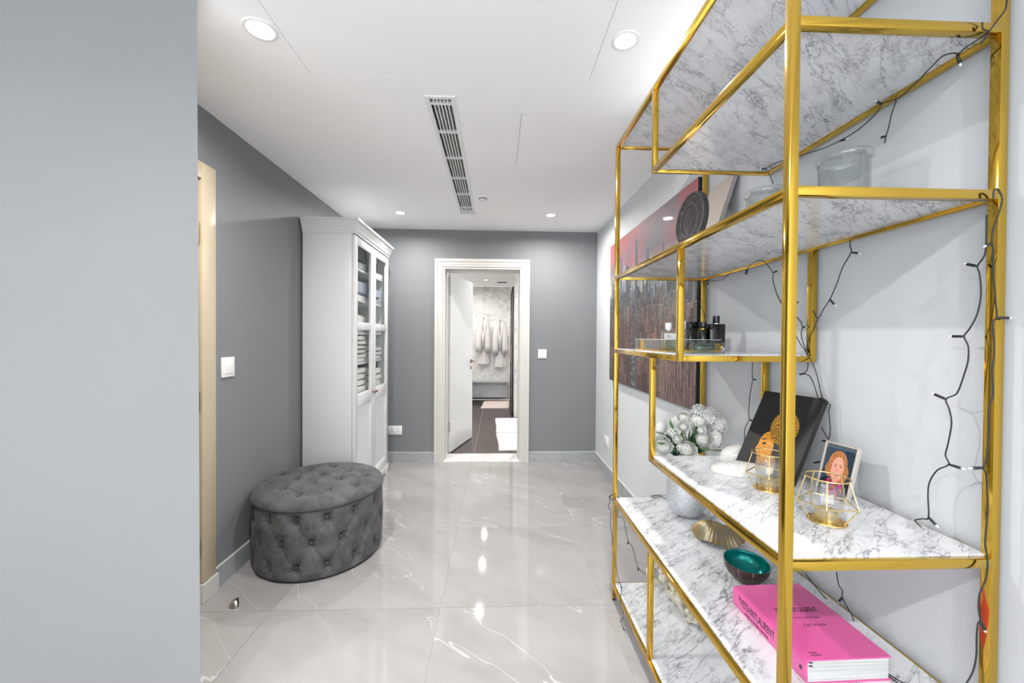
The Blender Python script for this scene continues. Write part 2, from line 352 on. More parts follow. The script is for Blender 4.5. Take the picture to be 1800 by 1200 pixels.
hd = MB(); hd.tube([(.70, -.004, 1.035), (.70, -.045, 1.035), (.70, -.05, 1.035), (.60, -.05, 1.035)], .009, 8); hd.lathe([(.001, 0), (.026, 0), (.026, .008), (.001, .008)], 20, (0, 0, 0)); 
n0 = len(hd.v) - 80; hd.xf(Matrix.Translation((.70, -.004, 1.035)) @ Matrix.Rotation(R(90), 4, 'X'), n0); hd.xf(T); hd.build('handle', 'bronze', lf, angle=40)
kh = MB(); kh.lathe([(.001, 0), (.022, 0), (.022, .007), (.001, .007)], 20, (0, 0, 0)); kh.xf(T @ Matrix.Translation((.70, -.004, .945)) @ Matrix.Rotation(R(90), 4, 'X')); kh.build('keyhole_plate', 'bronze', lf)
# ---------------------------------------------------------------- bathroom beyond
bx0, bx1, bz = -1.45, 1.75, 2.45
bf = struct(MB().box(bx0, bx1, YB2, BY, -.06, -.006).build('floor_bathroom', 'grout'))
for i, x in enumerate((bx0, -.26, .94)):
    for j in range(8):
        y0 = YB2 + j * .5; x1 = (-.26, .94, bx1)[i]
        if y0 > BY - .02: continue
        cx, cy = (x + x1) / 2, (y0 + min(y0 + .5, BY)) / 2
        o = MB().box(x + .0025 - cx, x1 - .0025 - cx, y0 + .0008 - cy, min(y0 + .5, BY) - .0008 - cy, -.01, 0).build('tile', 'bath_tile'); o.location = (cx, cy, 0); o.parent = bf
struct(MB().box(bx0, bx1, YB2, BY, bz, bz + .05).build('ceiling_bathroom', 'ceil'))
wb_ = struct(MB().box(bx0, bx1, BY + .012, BY + .1, 0, bz).build('wall_bathroom_back', 'grout'))
for i in range(5):
    for (z0, z1) in ((0, .92), (.92, 1.84), (1.84, bz)):
        x0 = bx0 + i * .64; cx, cz = x0 + .32, (z0 + z1) / 2
        o = MB().bbox(-.3188, .3188, -.006, .006, z0 - cz + .0012, z1 - cz - .0012, .0008).build('wall_tile', 'marble_wall'); o.location = (cx, BY + .006, cz); o.parent = wb_
struct(MB().box(bx0 - .1, bx0, YB2, BY, 0, bz).build('wall_bathroom_left', 'marble_wall'))
struct(MB().box(bx1, bx1 + .1, YB2, BY, 0, bz).build('wall_bathroom_right', 'marble_wall'))
struct(MB().box(.289, bx1, 6.63, 6.75, 0, bz).build('wall_bathroom_stub', 'marble_wall'))
gs = thing('shower_screen', 'clear glass shower screen in a slim dark frame beyond the white stub wall', 'shower screen', (.27, 7.2, 0))
MB().box(.266, .274, 6.80, 7.64, .05, 2.2).build('pane', 'glass', gs)
fr = MB(); fr.box(.258, .282, 6.77, 6.80, 0, 2.23); fr.box(.258, .282, 7.64, 7.67, 0, 2.23); fr.box(.258, .282, 6.77, 7.67, 2.2, 2.23); fr.box(.258, .282, 6.77, 7.67, 0, .05)
fr.build('frame', 'dark', gs)
MB().tube([(.25, 7.0, .9), (.245, 7.0, .92), (.245, 7.0, 1.2), (.25, 7.0, 1.22)], .008, 8).build('handle', 'bronze', gs)
mt = M['mat_cloth'] = mat('pale_pink_towelling', (.62, .52, .49), .9); v = coords(mt); bump(mt, noise(mt, v, 90, 4), .6, .01)
M['white_cloth'] = mat('white_towelling', (.66, .64, .63), .9); bump(M['white_cloth'], noise(M['white_cloth'], coords(M['white_cloth']), 90, 4), .5, .006)
def rug(name, label, x0, x1, y0, y1, m, skew=0):
    o = MB()
    def f(u, v):
        d = min(u, 1 - u, v, 1 - v); hgt = .016 * min(1, d * 14) ** .5 + .0015 * math.sin(60 * v) + .001
        return (x0 + (x1 - x0) * u + skew * (v - .5) + .006 * math.sin(5 * v), y0 + (y1 - y0) * v + .006 * math.sin(4 * u), hgt)
    o.grid(f, 26, 26); o.build(name, m, None, True); return tag(bpy.data.objects[o_name(name)], label, 'bath mat', 'bath mats')
def o_name(n):
    return [x.name for x in bpy.data.objects if x.name == n or x.name.startswith(n + '.')][-1]
rug('bath_mat', 'far pale pink bath mat lying before the back wall', -.29, .245, 7.48, 8.36, 'mat_cloth', .05)
rug('bath_mat', 'middle white bath mat lying before the stub wall', -.015, .56, 5.56, 6.53, 'white_cloth', -.01)
rug('bath_mat', 'nearest white bath mat just inside the bathroom doorway', .012, .58, 4.67, 5.53, 'white_cloth', -.03)
# two bathrobes on wall hooks
def robe(name, label, x, z1, z0, w):
    t = thing(name, label, 'bathrobe', (x, BY - .05, z0), 'bathrobes on the back wall')
    def f(u, v):
        a = u * 2 * PI; k = v ** .6; ww = w * (.34 + .66 * k); rip = 1 + .10 * math.sin(5 * a + 2 * v) + .06 * math.sin(11 * a + v * 5)
        dx = .02 * math.sin(3 * v)
        return (x + dx + ww * math.cos(a) * rip, BY - .075 + .055 * math.sin(a) * rip * (.6 + .4 * k), z1 - (z1 - z0) * v)
    MB().grid(f, 56, 26, True).build('robe_body', 'white_cloth', t, True)
    for s in (-1, 1):
        MB().tube([(x + s * w * .4, BY - .09, z1 - .06), (x + s * w * .72, BY - .11, z1 - .25), (x + s * w * .80, BY - .11, z1 - .55), (x + s * w * .82, BY - .105, z1 - .68)], [.05, .062, .068, .072], 12).build('sleeve', 'white_cloth', t, True)
        MB().tube([(x + s * .055, BY - .125, z1 - .01), (x + s * .05, BY - .145, z1 - .15), (x + s * .01, BY - .15, z1 - .36), (x, BY - .15, z1 - .6)], [.022, .03, .027, .02], 8).build('collar', 'white_cloth', t, True)
    MB().tube([(x, BY, z1 + .03), (x, BY - .05, z1 + .02), (x, BY - .06, z1 + .05)], .009, 8).build('hook', 'bronze', t)
robe('bathrobe', 'white bathrobe on the hook beside the door leaf', -.30, 1.72, .78, .115)
robe('bathrobe', 'white bathrobe on the hook nearer the shower screen', .06, 1.68, .72, .12)
bb = thing('bath_bench', 'low grey stone bench against the bathroom back wall', 'bench', (-.1, BY - .2, 0))
MB().bbox(-.9, .24, BY - .34, BY - .002, .40, .44, .004).build('seat', 'skirt', bb); MB().box(-.86, .20, BY - .30, BY - .01, .10, .3995).build('base', 'skirt', bb)
# ceiling lamps
def downlight(x, y, z, label, watts, grp, r=.046, cat='downlight', warm=(1, .975, .945)):
    t = thing('downlight', label, cat, (x, y, z), grp)
    MB().lathe([(r + .001, -.003), (r + .010, -.005), (r + .014, -.002), (r + .014, .001), (r, .001)], 32, (x, y, z)).build('trim_ring', 'plastic', t, True)
    MB().lathe([(.0005, -.0025), (r, -.0025)], 32, (x, y, z)).build('diffuser', 'lampglow', t)
    l = bpy.data.lights.new('downlight_beam', 'AREA'); l.shape = 'DISK'; l.size = r * 1.9; l.spread = R(168); l.energy = watts; l.color = warm
    o = bpy.data.objects.new('downlight_beam', l); COL.objects.link(o); o.location = (x, y, z - .012)
dl = 'recessed ceiling downlights'
for x, y, q in ((-.90, -.66, 'middle'), (.49, -.66, 'the one near the white wall'), (-2.3, -.66, 'farthest from the shelving')): downlight(x, y, H, 'added unseen ceiling downlight brightening the room from behind the viewpoint, ' + q, LAMP_W, 'added downlights behind the viewpoint')  # extra lamps, never in view, added to light the near part of the room
downlight(-.897, 1.52, H, 'recessed round ceiling downlight above the near end of the grey wall', LAMP_W, dl)
downlight(.487, 1.51, H, 'recessed round ceiling downlight beside the gold shelving', LAMP_W, dl, .040)
downlight(-.909, 3.69, H, 'recessed round ceiling downlight beside the white cabinet top', LAMP_W * .74, dl, .040)
downlight(.494, 3.675, H, 'recessed round ceiling downlight above the light switch wall', LAMP_W * .86, dl, .040)
for k, y in enumerate((5.40, 6.53, 7.55)):
    downlight(-.225, y, bz, ('hidden', 'middle', 'small')[k] + ' downlight in the bathroom ceiling, ' + ('nearest the door', 'second from the door', 'farthest from the door')[k], BATH_W, 'bathroom downlights', .028)
for k, (x, y) in enumerate(((1.1, 5.4), (1.1, 6.2), (-1.0, 6.6), (-1.0, 7.9), (1.1, 7.6))):  # lamps added out of view only to make the bathroom brighter
    downlight(x, y, bz, 'added unseen lamp brightening the bathroom from behind the door frame, ' + ('first', 'second', 'third', 'fourth', 'fifth')[k] + ' of five', BATH_W * 1.6, 'added unseen bathroom lamps', .04)
bv = thing('bathroom_vent', 'dark slotted vent in the bathroom ceiling', 'vent', (.09, 7.82, bz))
MB().bbox(-.02, .20, 7.74, 7.9, bz - .006, bz, .002).build('frame', 'plastic', bv)
for k in range(4): MB().box(-.005, .185, 7.755 + k * .035, 7.775 + k * .035, bz - .008, bz - .0055).build('slot', 'dark', bv)
# smoke detector
sd = thing('smoke_detector', 'small round white smoke detector on the ceiling', 'smoke detector', (-.127, 3.25, H))
MB().lathe([(.001, -.022), (.022, -.022), (.030, -.016), (.034, -.008), (.042, -.006), (.044, 0), (.001, 0)], 32, (-.127, 3.25, H)).build('body', 'plastic', sd, angle=40)
MB().lathe([(.031, -.0155), (.0345, -.0085)], 32, (-.127, 3.25, H - .001)).build('grille', 'shade', sd)
# linear air grille
ag = thing('air_grille', 'long white slotted air conditioning grille in the ceiling', 'vent', (-.284, 2.79, H))
fx0, fx1, fy0, fy1 = -.357, -.209, 1.893, 3.684; f_ = MB()
f_.bbox(fx0, G0[0], fy0, fy1, H - .005, H, .0015); f_.bbox(G0[1], fx1, fy0, fy1, H - .005, H, .0015); f_.bbox(G0[0] + .0002, G0[1] - .0002, fy0, G0[2], H - .005, H, .0015); f_.bbox(G0[0] + .0002, G0[1] - .0002, G0[3], fy1, H - .005, H, .0015)
f_.build('frame', 'plastic', ag)
MB().box(G0[0], G0[1], G0[2], G0[3], H + .06, H + .065).build('duct_back', 'dark', ag)
for k in range(1, 6):
    x = G0[0] + (G0[1] - G0[0]) * k / 6; MB().box(x - .0028, x + .0028, G0[2], G0[3], H - .004, H + .016).build('slat', 'plastic', ag)
for y in (1.958, 2.228, 2.548, 2.868, 3.188, 3.508, 3.628): MB().box(G0[0], G0[1], y - .005, y + .005, H - .0035, H + .012).build('cross_bar', 'plastic', ag)
vn = MB(); y = 1.98
while y < 3.62: vn.box(G0[0] + .018, G0[1], y - .002, y + .002, H + .012, H + .035); y += .016
for x in (G0[0] + .0085, ): vn.box(G0[0], G0[0] + .001, G0[2], G0[3], H, H + .05)
o = vn.build('vane_mesh', 'shade', ag); o['kind'] = 'stuff'
# switches and sockets
def plate(name, label, cat, mtx, w, h, keys, socket=0, grp=None):
    t = thing(name, label, cat, tuple(mtx.translation), grp)
    MB().bbox(-w / 2, w / 2, -h / 2, h / 2, 0, .009, .002).xf(mtx).build('plate', 'plastic', t, angle=30)
    for k in range(keys):
        kw = w * .66 / max(1, keys) - .003; x = (k - (keys - 1) / 2) * (kw + .003)
        MB().bbox(x - kw / 2, x + kw / 2, -h * .33, h * .33, .008, .0125, .0015).xf(mtx).build('rocker', 'plastic', t, angle=30)
    for k in range(socket):
        x = (k - (socket - 1) / 2) * .065
        s = MB(); s.box(x - .003, x + .003, .008, .018, .0088, .0094); s.box(x - .015, x - .008, -.016, -.011, .0088, .0094); s.box(x + .008, x + .015, -.016, -.011, .0088, .0094); s.xf(mtx).build('pin_slots', 'dark', t)
        MB().bbox(x - .006, x + .006, .024, .036, .008, .0115, .001).xf(mtx).build('rocker', 'plastic', t)
plate('light_switch', 'white light switch on the grey wall above the ottoman', 'light switch', axes((XL, 2.228, 1.176), (0, 1, 0), (0, 0, 1), (1, 0, 0)), .1, .11, 1, grp='light switches')
plate('light_switch', 'white double light switch to the right of the doorway', 'light switch', axes((.49, YB, 1.175), (1, 0, 0), (0, 0, 1), (0, -1, 0)), .092, .098, 2, grp='light switches')
plate('wall_socket', 'white double power socket beside the cabinet', 'socket', axes((-1.088, YB, .348), (1, 0, 0), (0, 0, 1), (0, -1, 0)), .146, .094, 0, 2, 'wall sockets')
plate('wall_socket', 'white wall plate low on the right wall behind the far gold post', 'socket', axes((XR, 3.81, .34), (0, -1, 0), (0, 0, 1), (-1, 0, 0)), .15, .094, 1, 0, 'wall sockets')
# door stop
ds = thing('door_stop', 'small half-moon steel door stop fixed to the floor tile', 'door stop', (-1.30, 2.0, 0)); s = MB()
def dsf(u, v):
    a = R(200) + R(280) * 0 + PI * 2 * u; r = .027 * math.sin(PI / 2 * (1 - v)) if v < 1 else .0003
    c = min(math.cos(a) * r, .008); return (-1.30 + c * math.cos(.6) - math.sin(a) * r * math.sin(.6), 2.0 + c * math.sin(.6) + math.sin(a) * r * math.cos(.6), .002 + .03 * math.sin(PI / 2 * v))
s.grid(dsf, 36, 9, True).build('dome', 'steel', ds, angle=40)
MB().box(-.0035, .0035, -.02, .02, .003, .026).xf(Matrix.Translation((-1.30, 2.0, 0)) @ Matrix.Rotation(.6, 4, 'Z') @ Matrix.Translation((.0095, 0, 0))).build('rubber_pad', 'dark', ds)
WIRES=[
 [(1.040,0.775,2.083),(1.041,0.775,2.037),(1.022,0.775,2.008),(1.004,0.775,1.984)],
 [(1.019,0.787,1.994),(1.023,0.809,1.994),(1.024,0.831,1.994),(1.031,0.849,1.994)],
 [(1.001,0.785,1.967),(1.017,0.785,1.992),(1.005,0.785,1.998),(1.003,0.785,2.012)],
 [(1.031,0.849,1.994),(1.016,0.848,1.994),(1.004,0.858,1.994),(1.017,0.893,1.994),(1.040,0.946,1.993),(1.040,0.980,1.982),(1.040,1.002,1.984),(1.040,1.033,1.992),(1.040,1.039,1.985),(1.040,1.057,1.972),(1.040,1.109,1.958),(1.040,1.167,1.957),(1.040,1.230,1.964),(1.040,1.277,1.974),(1.040,1.324,1.986),(1.025,1.383,1.994),(1.009,1.410,1.994),(1.010,1.448,1.994),(1.040,1.479,1.992),(1.040,1.454,1.940)],
 [(1.056,1.018,1.994),(1.060,1.015,1.989),(1.060,1.026,1.962),(1.060,1.034,1.928),(1.060,1.040,1.911),(1.060,1.044,1.891)],
 [(1.032,0.783,1.648),(1.033,0.783,1.663),(1.041,0.783,1.667),(1.051,0.783,1.650),(1.049,0.783,1.632),(1.042,0.783,1.609),(1.034,0.783,1.585),(1.030,0.783,1.560),(1.034,0.783,1.541),(1.036,0.783,1.496),(1.041,0.783,1.436),(1.045,0.783,1.402),(1.037,0.783,1.387),(1.041,0.783,1.327),(1.037,0.783,1.288),(1.040,0.783,1.236),(1.031,0.783,1.208),(1.032,0.783,1.151),(1.027,0.783,1.103),(1.022,0.783,1.085),(1.028,0.783,1.071),(1.031,0.783,1.033),(1.033,0.783,0.994),(1.029,0.783,0.927),(1.033,0.783,0.901),(1.035,0.783,0.872),(1.030,0.783,0.843),(1.019,0.783,0.818),(1.017,0.783,0.789),(1.022,0.783,0.760),(1.017,0.783,0.756),(1.014,0.783,0.728),(1.014,0.783,0.686),(1.006,0.783,0.650),(0.986,0.783,0.617)],
 [(1.035,0.796,1.617),(1.035,0.796,1.552),(1.035,0.799,1.530),(1.035,0.810,1.511),(1.035,0.806,1.493),(1.035,0.803,1.450),(1.035,0.809,1.408),(1.035,0.822,1.377),(1.035,0.832,1.360),(1.035,0.824,1.338),(1.035,0.824,1.306),(1.035,0.832,1.270),(1.035,0.840,1.241),(1.035,0.847,1.228),(1.035,0.865,1.215),(1.035,0.858,1.193),(1.035,0.853,1.162),(1.035,0.859,1.115),(1.035,0.864,1.086),(1.035,0.857,1.067),(1.035,0.880,1.046),(1.035,0.896,1.012),(1.035,0.899,0.978),(1.035,0.897,0.927),(1.035,0.911,0.917),(1.035,0.927,0.905),(1.035,0.912,0.896)],
 [(1.034,1.116,1.645),(1.050,1.135,1.631),(1.050,1.131,1.611),(1.050,1.159,1.571),(1.050,1.178,1.525),(1.050,1.203,1.478),(1.050,1.225,1.451),(1.050,1.248,1.420),(1.050,1.269,1.448)],
 [(1.050,1.631,1.624),(1.033,1.589,1.645),(0.981,1.468,1.645),(0.987,1.434,1.645),(1.035,1.482,1.645),(1.050,1.462,1.604),(1.050,1.462,1.578),(1.050,1.440,1.523),(1.050,1.415,1.489),(1.050,1.332,1.423),(1.050,1.313,1.393),(1.050,1.318,1.367),(1.050,1.302,1.325),(1.050,1.288,1.299),(1.050,1.288,1.253),(1.050,1.298,1.235),(1.050,1.276,1.226),(1.050,1.257,1.195),(1.050,1.241,1.158),(1.050,1.228,1.163),(1.050,1.206,1.148)],
 [(1.050,1.440,1.523),(1.050,1.336,1.356),(1.050,1.301,1.314),(1.050,1.269,1.275),(1.050,1.250,1.236),(1.050,1.226,1.164),(1.050,1.206,1.148),(1.050,1.195,1.145),(1.050,1.200,1.124),(1.050,1.194,1.066),(1.050,1.200,1.036),(1.050,1.208,1.043),(1.050,1.228,1.068)],
 [(1.050,1.288,1.299),(1.050,1.292,1.336),(1.050,1.269,1.378),(1.050,1.248,1.420)],
 [(1.022,1.683,1.645),(1.050,1.782,1.633),(1.050,1.814,1.628),(1.050,1.888,1.634),(1.050,1.925,1.642),(1.050,2.008,1.634),(1.050,2.011,1.558),(1.050,1.958,1.477),(1.050,1.947,1.438)],
 [(1.050,1.575,1.262),(1.050,1.575,1.198),(1.050,1.572,1.187),(1.050,1.589,1.112),(1.050,1.595,1.041),(1.050,1.592,1.015),(1.050,1.616,0.976),(1.050,1.620,0.934),(1.050,1.617,0.878)],
 [(1.045,1.279,0.561),(1.045,1.234,0.543),(1.045,1.185,0.529),(1.045,1.158,0.521),(1.045,1.125,0.521),(1.045,1.092,0.515),(1.045,1.106,0.546),(1.045,1.114,0.551),(1.045,1.136,0.573),(1.045,1.137,0.594),(1.045,1.150,0.605),(1.045,1.158,0.638)],
 [(0.953,0.909,0.537),(0.955,0.890,0.537),(0.963,0.877,0.537),(0.987,0.850,0.537)],
 [(0.954,0.908,0.541),(0.961,0.888,0.541),(0.972,0.879,0.541),(1.005,0.859,0.541)],
 [(0.620,1.960,0.547),(0.620,1.960,0.447),(0.637,1.960,0.445),(0.649,1.960,0.425),(0.660,1.960,0.372),(0.672,1.960,0.320),(0.692,1.960,0.293),(0.704,1.960,0.255),(0.709,1.960,0.237),(0.724,1.960,0.187),(0.744,1.960,0.163),(0.766,1.960,0.148)],
 [(0.595,1.992,0.541),(0.584,1.992,0.529),(0.587,1.992,0.508),(0.578,1.992,0.491),(0.582,1.992,0.473),(0.591,1.992,0.467),(0.591,1.992,0.429),(0.589,1.992,0.388),(0.597,1.992,0.334),(0.605,1.992,0.246)],
 [(0.595,1.959,0.264),(0.595,1.922,0.233),(0.595,1.869,0.186),(0.595,1.826,0.171),(0.595,1.831,0.130),(0.595,1.836,0.091),(0.595,1.787,0.063),(0.595,1.833,0.001),(0.595,1.780,0.007)],
 [(0.581,1.985,0.538),(0.601,1.985,0.549),(0.619,1.985,0.531),(0.595,1.985,0.520),(0.578,1.985,0.535),(0.595,1.985,0.546),(0.625,1.985,0.537),(0.607,1.985,0.526),(0.587,1.985,0.529)],
 [(0.883,1.978,0.540),(0.852,1.994,0.540),(0.819,1.989,0.540),(0.796,1.983,0.540),(0.799,1.961,0.540),(0.842,1.973,0.540),(0.864,1.936,0.540)],
 [(0.798,1.973,0.541),(0.833,1.986,0.541),(0.855,1.955,0.541),(0.862,1.906,0.541)],
]
BULBS=[
 ((1.030,0.851,1.994),(1.040,0.852,1.968)),
 ((1.040,1.036,1.992),(0.997,1.017,1.994)),
 ((1.040,1.167,1.957),(1.040,1.135,1.950)),
 ((1.010,1.448,1.994),(0.990,1.458,1.994)),
 ((1.060,1.041,1.909),(1.060,1.056,1.912)),
 ((1.031,0.783,1.554),(1.012,0.783,1.546)),
 ((1.045,0.783,1.399),(1.090,0.783,1.398)),
 ((1.022,0.783,1.084),(0.988,0.783,1.083)),
 ((1.022,0.783,0.760),(1.034,0.783,0.735)),
 ((1.035,0.810,1.511),(1.035,0.836,1.522)),
 ((1.035,0.832,1.360),(1.035,0.862,1.360)),
 ((1.035,0.865,1.215),(1.035,0.900,1.227)),
 ((1.035,0.857,1.067),(1.035,0.824,1.066)),
 ((1.035,0.897,0.927),(1.035,0.875,0.912)),
 ((1.050,1.131,1.611),(1.050,1.091,1.597)),
 ((1.050,1.203,1.478),(1.050,1.177,1.451)),
 ((1.050,1.615,1.643),(1.050,1.631,1.617)),
 ((1.050,1.462,1.604),(1.050,1.417,1.611)),
 ((1.050,1.313,1.393),(1.050,1.292,1.393)),
 ((1.050,1.298,1.235),(1.050,1.331,1.227)),
 ((1.050,1.202,1.028),(1.050,1.232,1.024)),
 ((1.050,1.232,0.954),(1.050,1.271,0.936)),
 ((1.050,1.350,1.484),(1.050,1.321,1.476)),
 ((1.050,1.925,1.642),(1.050,1.925,1.605)),
 ((1.050,1.963,1.477),(1.050,1.930,1.478)),
 ((1.050,1.572,1.185),(1.050,1.516,1.188)),
 ((1.050,1.592,1.015),(1.050,1.551,1.016)),
 ((1.045,1.158,0.521),(1.045,1.184,0.499)),
 ((1.045,1.136,0.575),(1.045,1.152,0.547)),
 ((0.672,1.960,0.320),(0.667,1.960,0.296)),
 ((0.724,1.960,0.187),(0.727,1.960,0.158)),
 ((0.595,1.826,0.171),(0.595,1.770,0.199)),
 ((0.595,1.788,0.001),(0.595,1.711,0.069)),
]
# ================================================================ the gold shelving unit
S0, S1, Y0, Y1, TT = .6012, 1.0742, .7912, 2.0016, .0196
ZT, ZB, ZA, ZC, ZL, ZM, ZN = 2.3368, 2.0178, 1.6691, 1.2940, .8856, .5270, .0850
YM = 1.528; YC = 1.281
sh = thing('shelving_unit', 'tall polished gold shelving unit with white marble shelves against the right wall', 'shelf', ((S0 + S1) / 2, (Y0 + Y1) / 2, 0))
def bar(name, x0, x1, y0, y1, z0, z1): return MB().bbox(x0, x1, y0, y1, z0, z1, .0012).build(name, 'gold', sh, angle=25)
for x in (S0, S1 - TT):
    for y in (Y0, Y1 - TT):
        bar('post', x, x + TT, y, y + TT, .012, ZT)
        MB().lathe([(.001, 0), (.008, 0), (.008, .012), (.001, .012)], 12, (x + TT / 2, y + TT / 2, 0)).build('foot', 'dark', sh)
def level(z, ya, yb):
    i = TT
    for x in (S0, S1 - TT): bar('rail', x, x + TT, ya + i * .9, yb - i * .9, z - TT, z)
    for y in (ya, yb - TT): bar('rail', S0 + i * .9, S1 - i * .9, y, y + TT, z - TT, z)
    cx, cy = (S0 + S1) / 2, (ya + yb) / 2
    o = MB().bbox(S0 + .012 - cx, S1 - .012 - cx, ya + .0125 - cy, yb - .0125 - cy, -.0045, .0042, .0008)
    o.box(S0 + TT - cx, S1 - TT - cx, ya + TT - cy, yb - TT - cy, -.011, -.004)
    o = o.build('marble_shelf', 'marble', sh); o.matrix_parent_inverse = Matrix.Identity(4); o.location = Vector((cx, cy, z)) - WM[sh.name].translation
def hang(x, y, z0, z1): bar('upright', x, x + TT, y, y + TT, z0, z1)
for z, a, b in ((ZT, Y0, Y1), (ZB, Y0, YM), (ZA, Y0, Y1), (ZC, YC, Y1), (ZL, Y0, YM), (ZM, Y0, Y1), (ZN, Y0, Y1)): level(z, a, b)
for x in (S0, S1 - TT):
    hang(x, YM - TT, ZB - TT, ZT - TT); hang(x, YC, ZC - TT, ZA - TT); hang(x, YM - TT, ZL - TT, ZC - TT); hang(x, YM - TT, ZN, ZM - TT)
A_, C_, L_, M_, N_ = ZA + .0042, ZC + .0042, ZL + .0042, ZM + .0042, ZN + .0042

# ---------------------------------------------------------------- string lights
sl = thing('string_lights', 'black cable string lights with clear bulbs draped over the gold shelving', 'string lights', (1.04, 1.0, 1.0))
def smooth(P, n=5):
    P = [Vector(p) for p in P]
    if len(P) < 3: return P
    Q = [P[0] * 2 - P[1]] + P + [P[-1] * 2 - P[-2]]; out = []
    for i in range(1, len(Q) - 2):
        for k in range(n):
            t = k / n; a, b, c, d = Q[i - 1], Q[i], Q[i + 1], Q[i + 2]
            out.append(.5 * ((2 * b) + (c - a) * t + (2 * a - 5 * b + 4 * c - d) * t * t + (3 * b - a - 3 * c + d) * t ** 3))
    return out + [P[-1]]
for w in WIRES: MB().tube(smooth(w), .0015, 7).build('cable', 'wire', sl, True)
for a, b in BULBS:
    a, b = Vector(a), Vector(b); d = (b - a); d = d.normalized() * min(max(d.length, .018), .034); n = d.normalized()
    o = MB().tube([a, a + d * .2, a + d * .72, a + d * .74], [.0022, .003, .0032, .001], 10).build('bulb_socket', 'wire', sl, True)
    MB().tube([a + d * .72, a + d * .85, a + d * .97, a + d], [.0023, .0024, .0016, .0004], 8).build('bulb', 'bulb', o, True)

# ---------------------------------------------------------------- things on the upper shelf
def disc():
    c = Vector((.6734, 1.3756, A_)); az, ti, Rr = .015, .0605, .0985
    n = Vector((-math.cos(az) * math.cos(ti), -math.sin(az) * math.cos(ti), math.sin(ti))); u = Vector((math.cos(az) * math.sin(ti), math.sin(az) * math.sin(ti), math.cos(ti)))
    s = u.cross(n); o = c + u * Rr; T = axes(o, s, u, n)
    t = thing('carved_disc', 'round carved black wooden disc standing on the upper marble shelf', 'ornament', tuple(c))
    MB().lathe([(.001, -.018), (Rr - .002, -.018), (Rr, -.016), (Rr, -.001), (Rr - .002, 0), (.001, 0)], 72).xf(T).build('disc_body', 'black_wood', t, angle=40)
    r = MB()
    def ring(rad, w=.0026, h=.0016, k=72): r.tube([(rad * math.cos(2 * PI * i / k), rad * math.sin(2 * PI * i / k), h * .3) for i in range(k)], w, 6, True)
    ring(.094, .003); ring(.058, .0026)
    r.build('tmp', 'carved', t); 
    return t, T, Rr
M['black_wood'] = mat('black_carved_wood', (.018, .016, .016), .55); M['carved'] = mat('worn_carved_relief', (.055, .048, .047), .6)
bump(M['black_wood'], noise(M['black_wood'], coords(M['black_wood']), 120, 3), .3, .002)
t, T, Rr = disc(); bpy.data.objects['tmp'].name = 'border_rings'; o = [c for c in t.children if c.name.startswith('border')][0]
o.data.transform(T)
rel = MB()
for k in range(10):        # scrolls between the rings
    a0 = 2 * PI * k / 10; rc = .076; ctr = Vector((rc * math.cos(a0), rc * math.sin(a0), .0006)); sp = []
    for i in range(22):
        th = a0 + PI / 2 + i * .42; rr = .0135 - i * .00052; sp.append(ctr + Vector((math.cos(th), math.sin(th), 0)) * rr)
    rel.tube(sp, .0021, 5)
    a1 = a0 + PI / 10; rel.tube([(.064 * math.cos(a1 - .12), .064 * math.sin(a1 - .12), .0006), (.078 * math.cos(a1 + .02), .078 * math.sin(a1 + .02), .0006), (.090 * math.cos(a1 - .1), .090 * math.sin(a1 - .1), .0006)], .002, 5)
rel.xf(T).build('scroll_relief', 'carved', t, True)
rel = MB()
def dia(x, y, w, h, r):
    P = [(x, y + h, .0006), (x + w, y, .0006), (x, y - h, .0006), (x - w, y, .0006)]
    for i in range(4): rel.tube([P[i], P[(i + 1) % 4]], r, 5)
for q in (.052, .042): dia(0, 0, q * .8, q, .0019)
for (x, y) in ((0, .019), (.0155, 0), (0, -.019), (-.0155, 0)):
    for q in (.0135, .0075): dia(x, y, q * .82, q, .0014)
    rel.ball((x, y, .0004), .002, 8, 6)
rel.xf(T).build('diamond_relief', 'carved', t)
# leaning board with pale back
t = thing('leaning_board', 'beige board with a dark edge leaning behind the carved disc', 'picture frame', (.94, 1.82, A_))
a = math.atan2(.139, .425); T = Matrix.Translation((.921, 1.725, A_)) @ Matrix.Rotation(a, 4, 'Y')
M['board'] = mat('beige_board', (.52, .45, .40), .6)
MB().bbox(0, .004, .003, .205, 0, .446, .0008).xf(T).build('board', 'board', t)
MB().bbox(.004, .016, 0, .208, .003, .447, .001).xf(T).build('frame', 'black_wood', t); MB().bbox(.0, .016, -.004, -.0005, 0, .447, .0008).xf(T).build('edge_strip', 'steel', t)
# candle jars
def jar(label, x, y):
    t = thing('candle_jar', label, 'candle jar', (x, y, A_), 'clear glass candle jars')
    MB().lathe([(.001, .004), (.054, .004), (.0545, .001), (.0575, .006), (.0575, .165), (.0545, .165), (.0545, .010), (.001, .010)], 48, (x, y, A_)).build('glass_body', 'jar_glass', t, True)
    MB().lathe([(.050, .164), (.062, .166), (.063, .176), (.060, .184), (.050, .186), (.001, .184), (.001, .180), (.048, .179), (.050, .164)], 48, (x, y, A_)).build('glass_lid', 'jar_glass', t, True)
    MB().lathe([(.001, .0102), (.050, .0102), (.050, .020), (.044, .024), (.02, .022), (.001, .026)], 32, (x, y, A_)).build('candle', 'wax', t, True)
M['wax'] = mat('white_wax', (.84, .83, .80), .5)
jar('clear glass candle jar with a lid at the near end of the upper shelf', .95, 1.05)
jar('clear glass candle jar with a lid half hidden behind the near gold post', .915, 1.315)

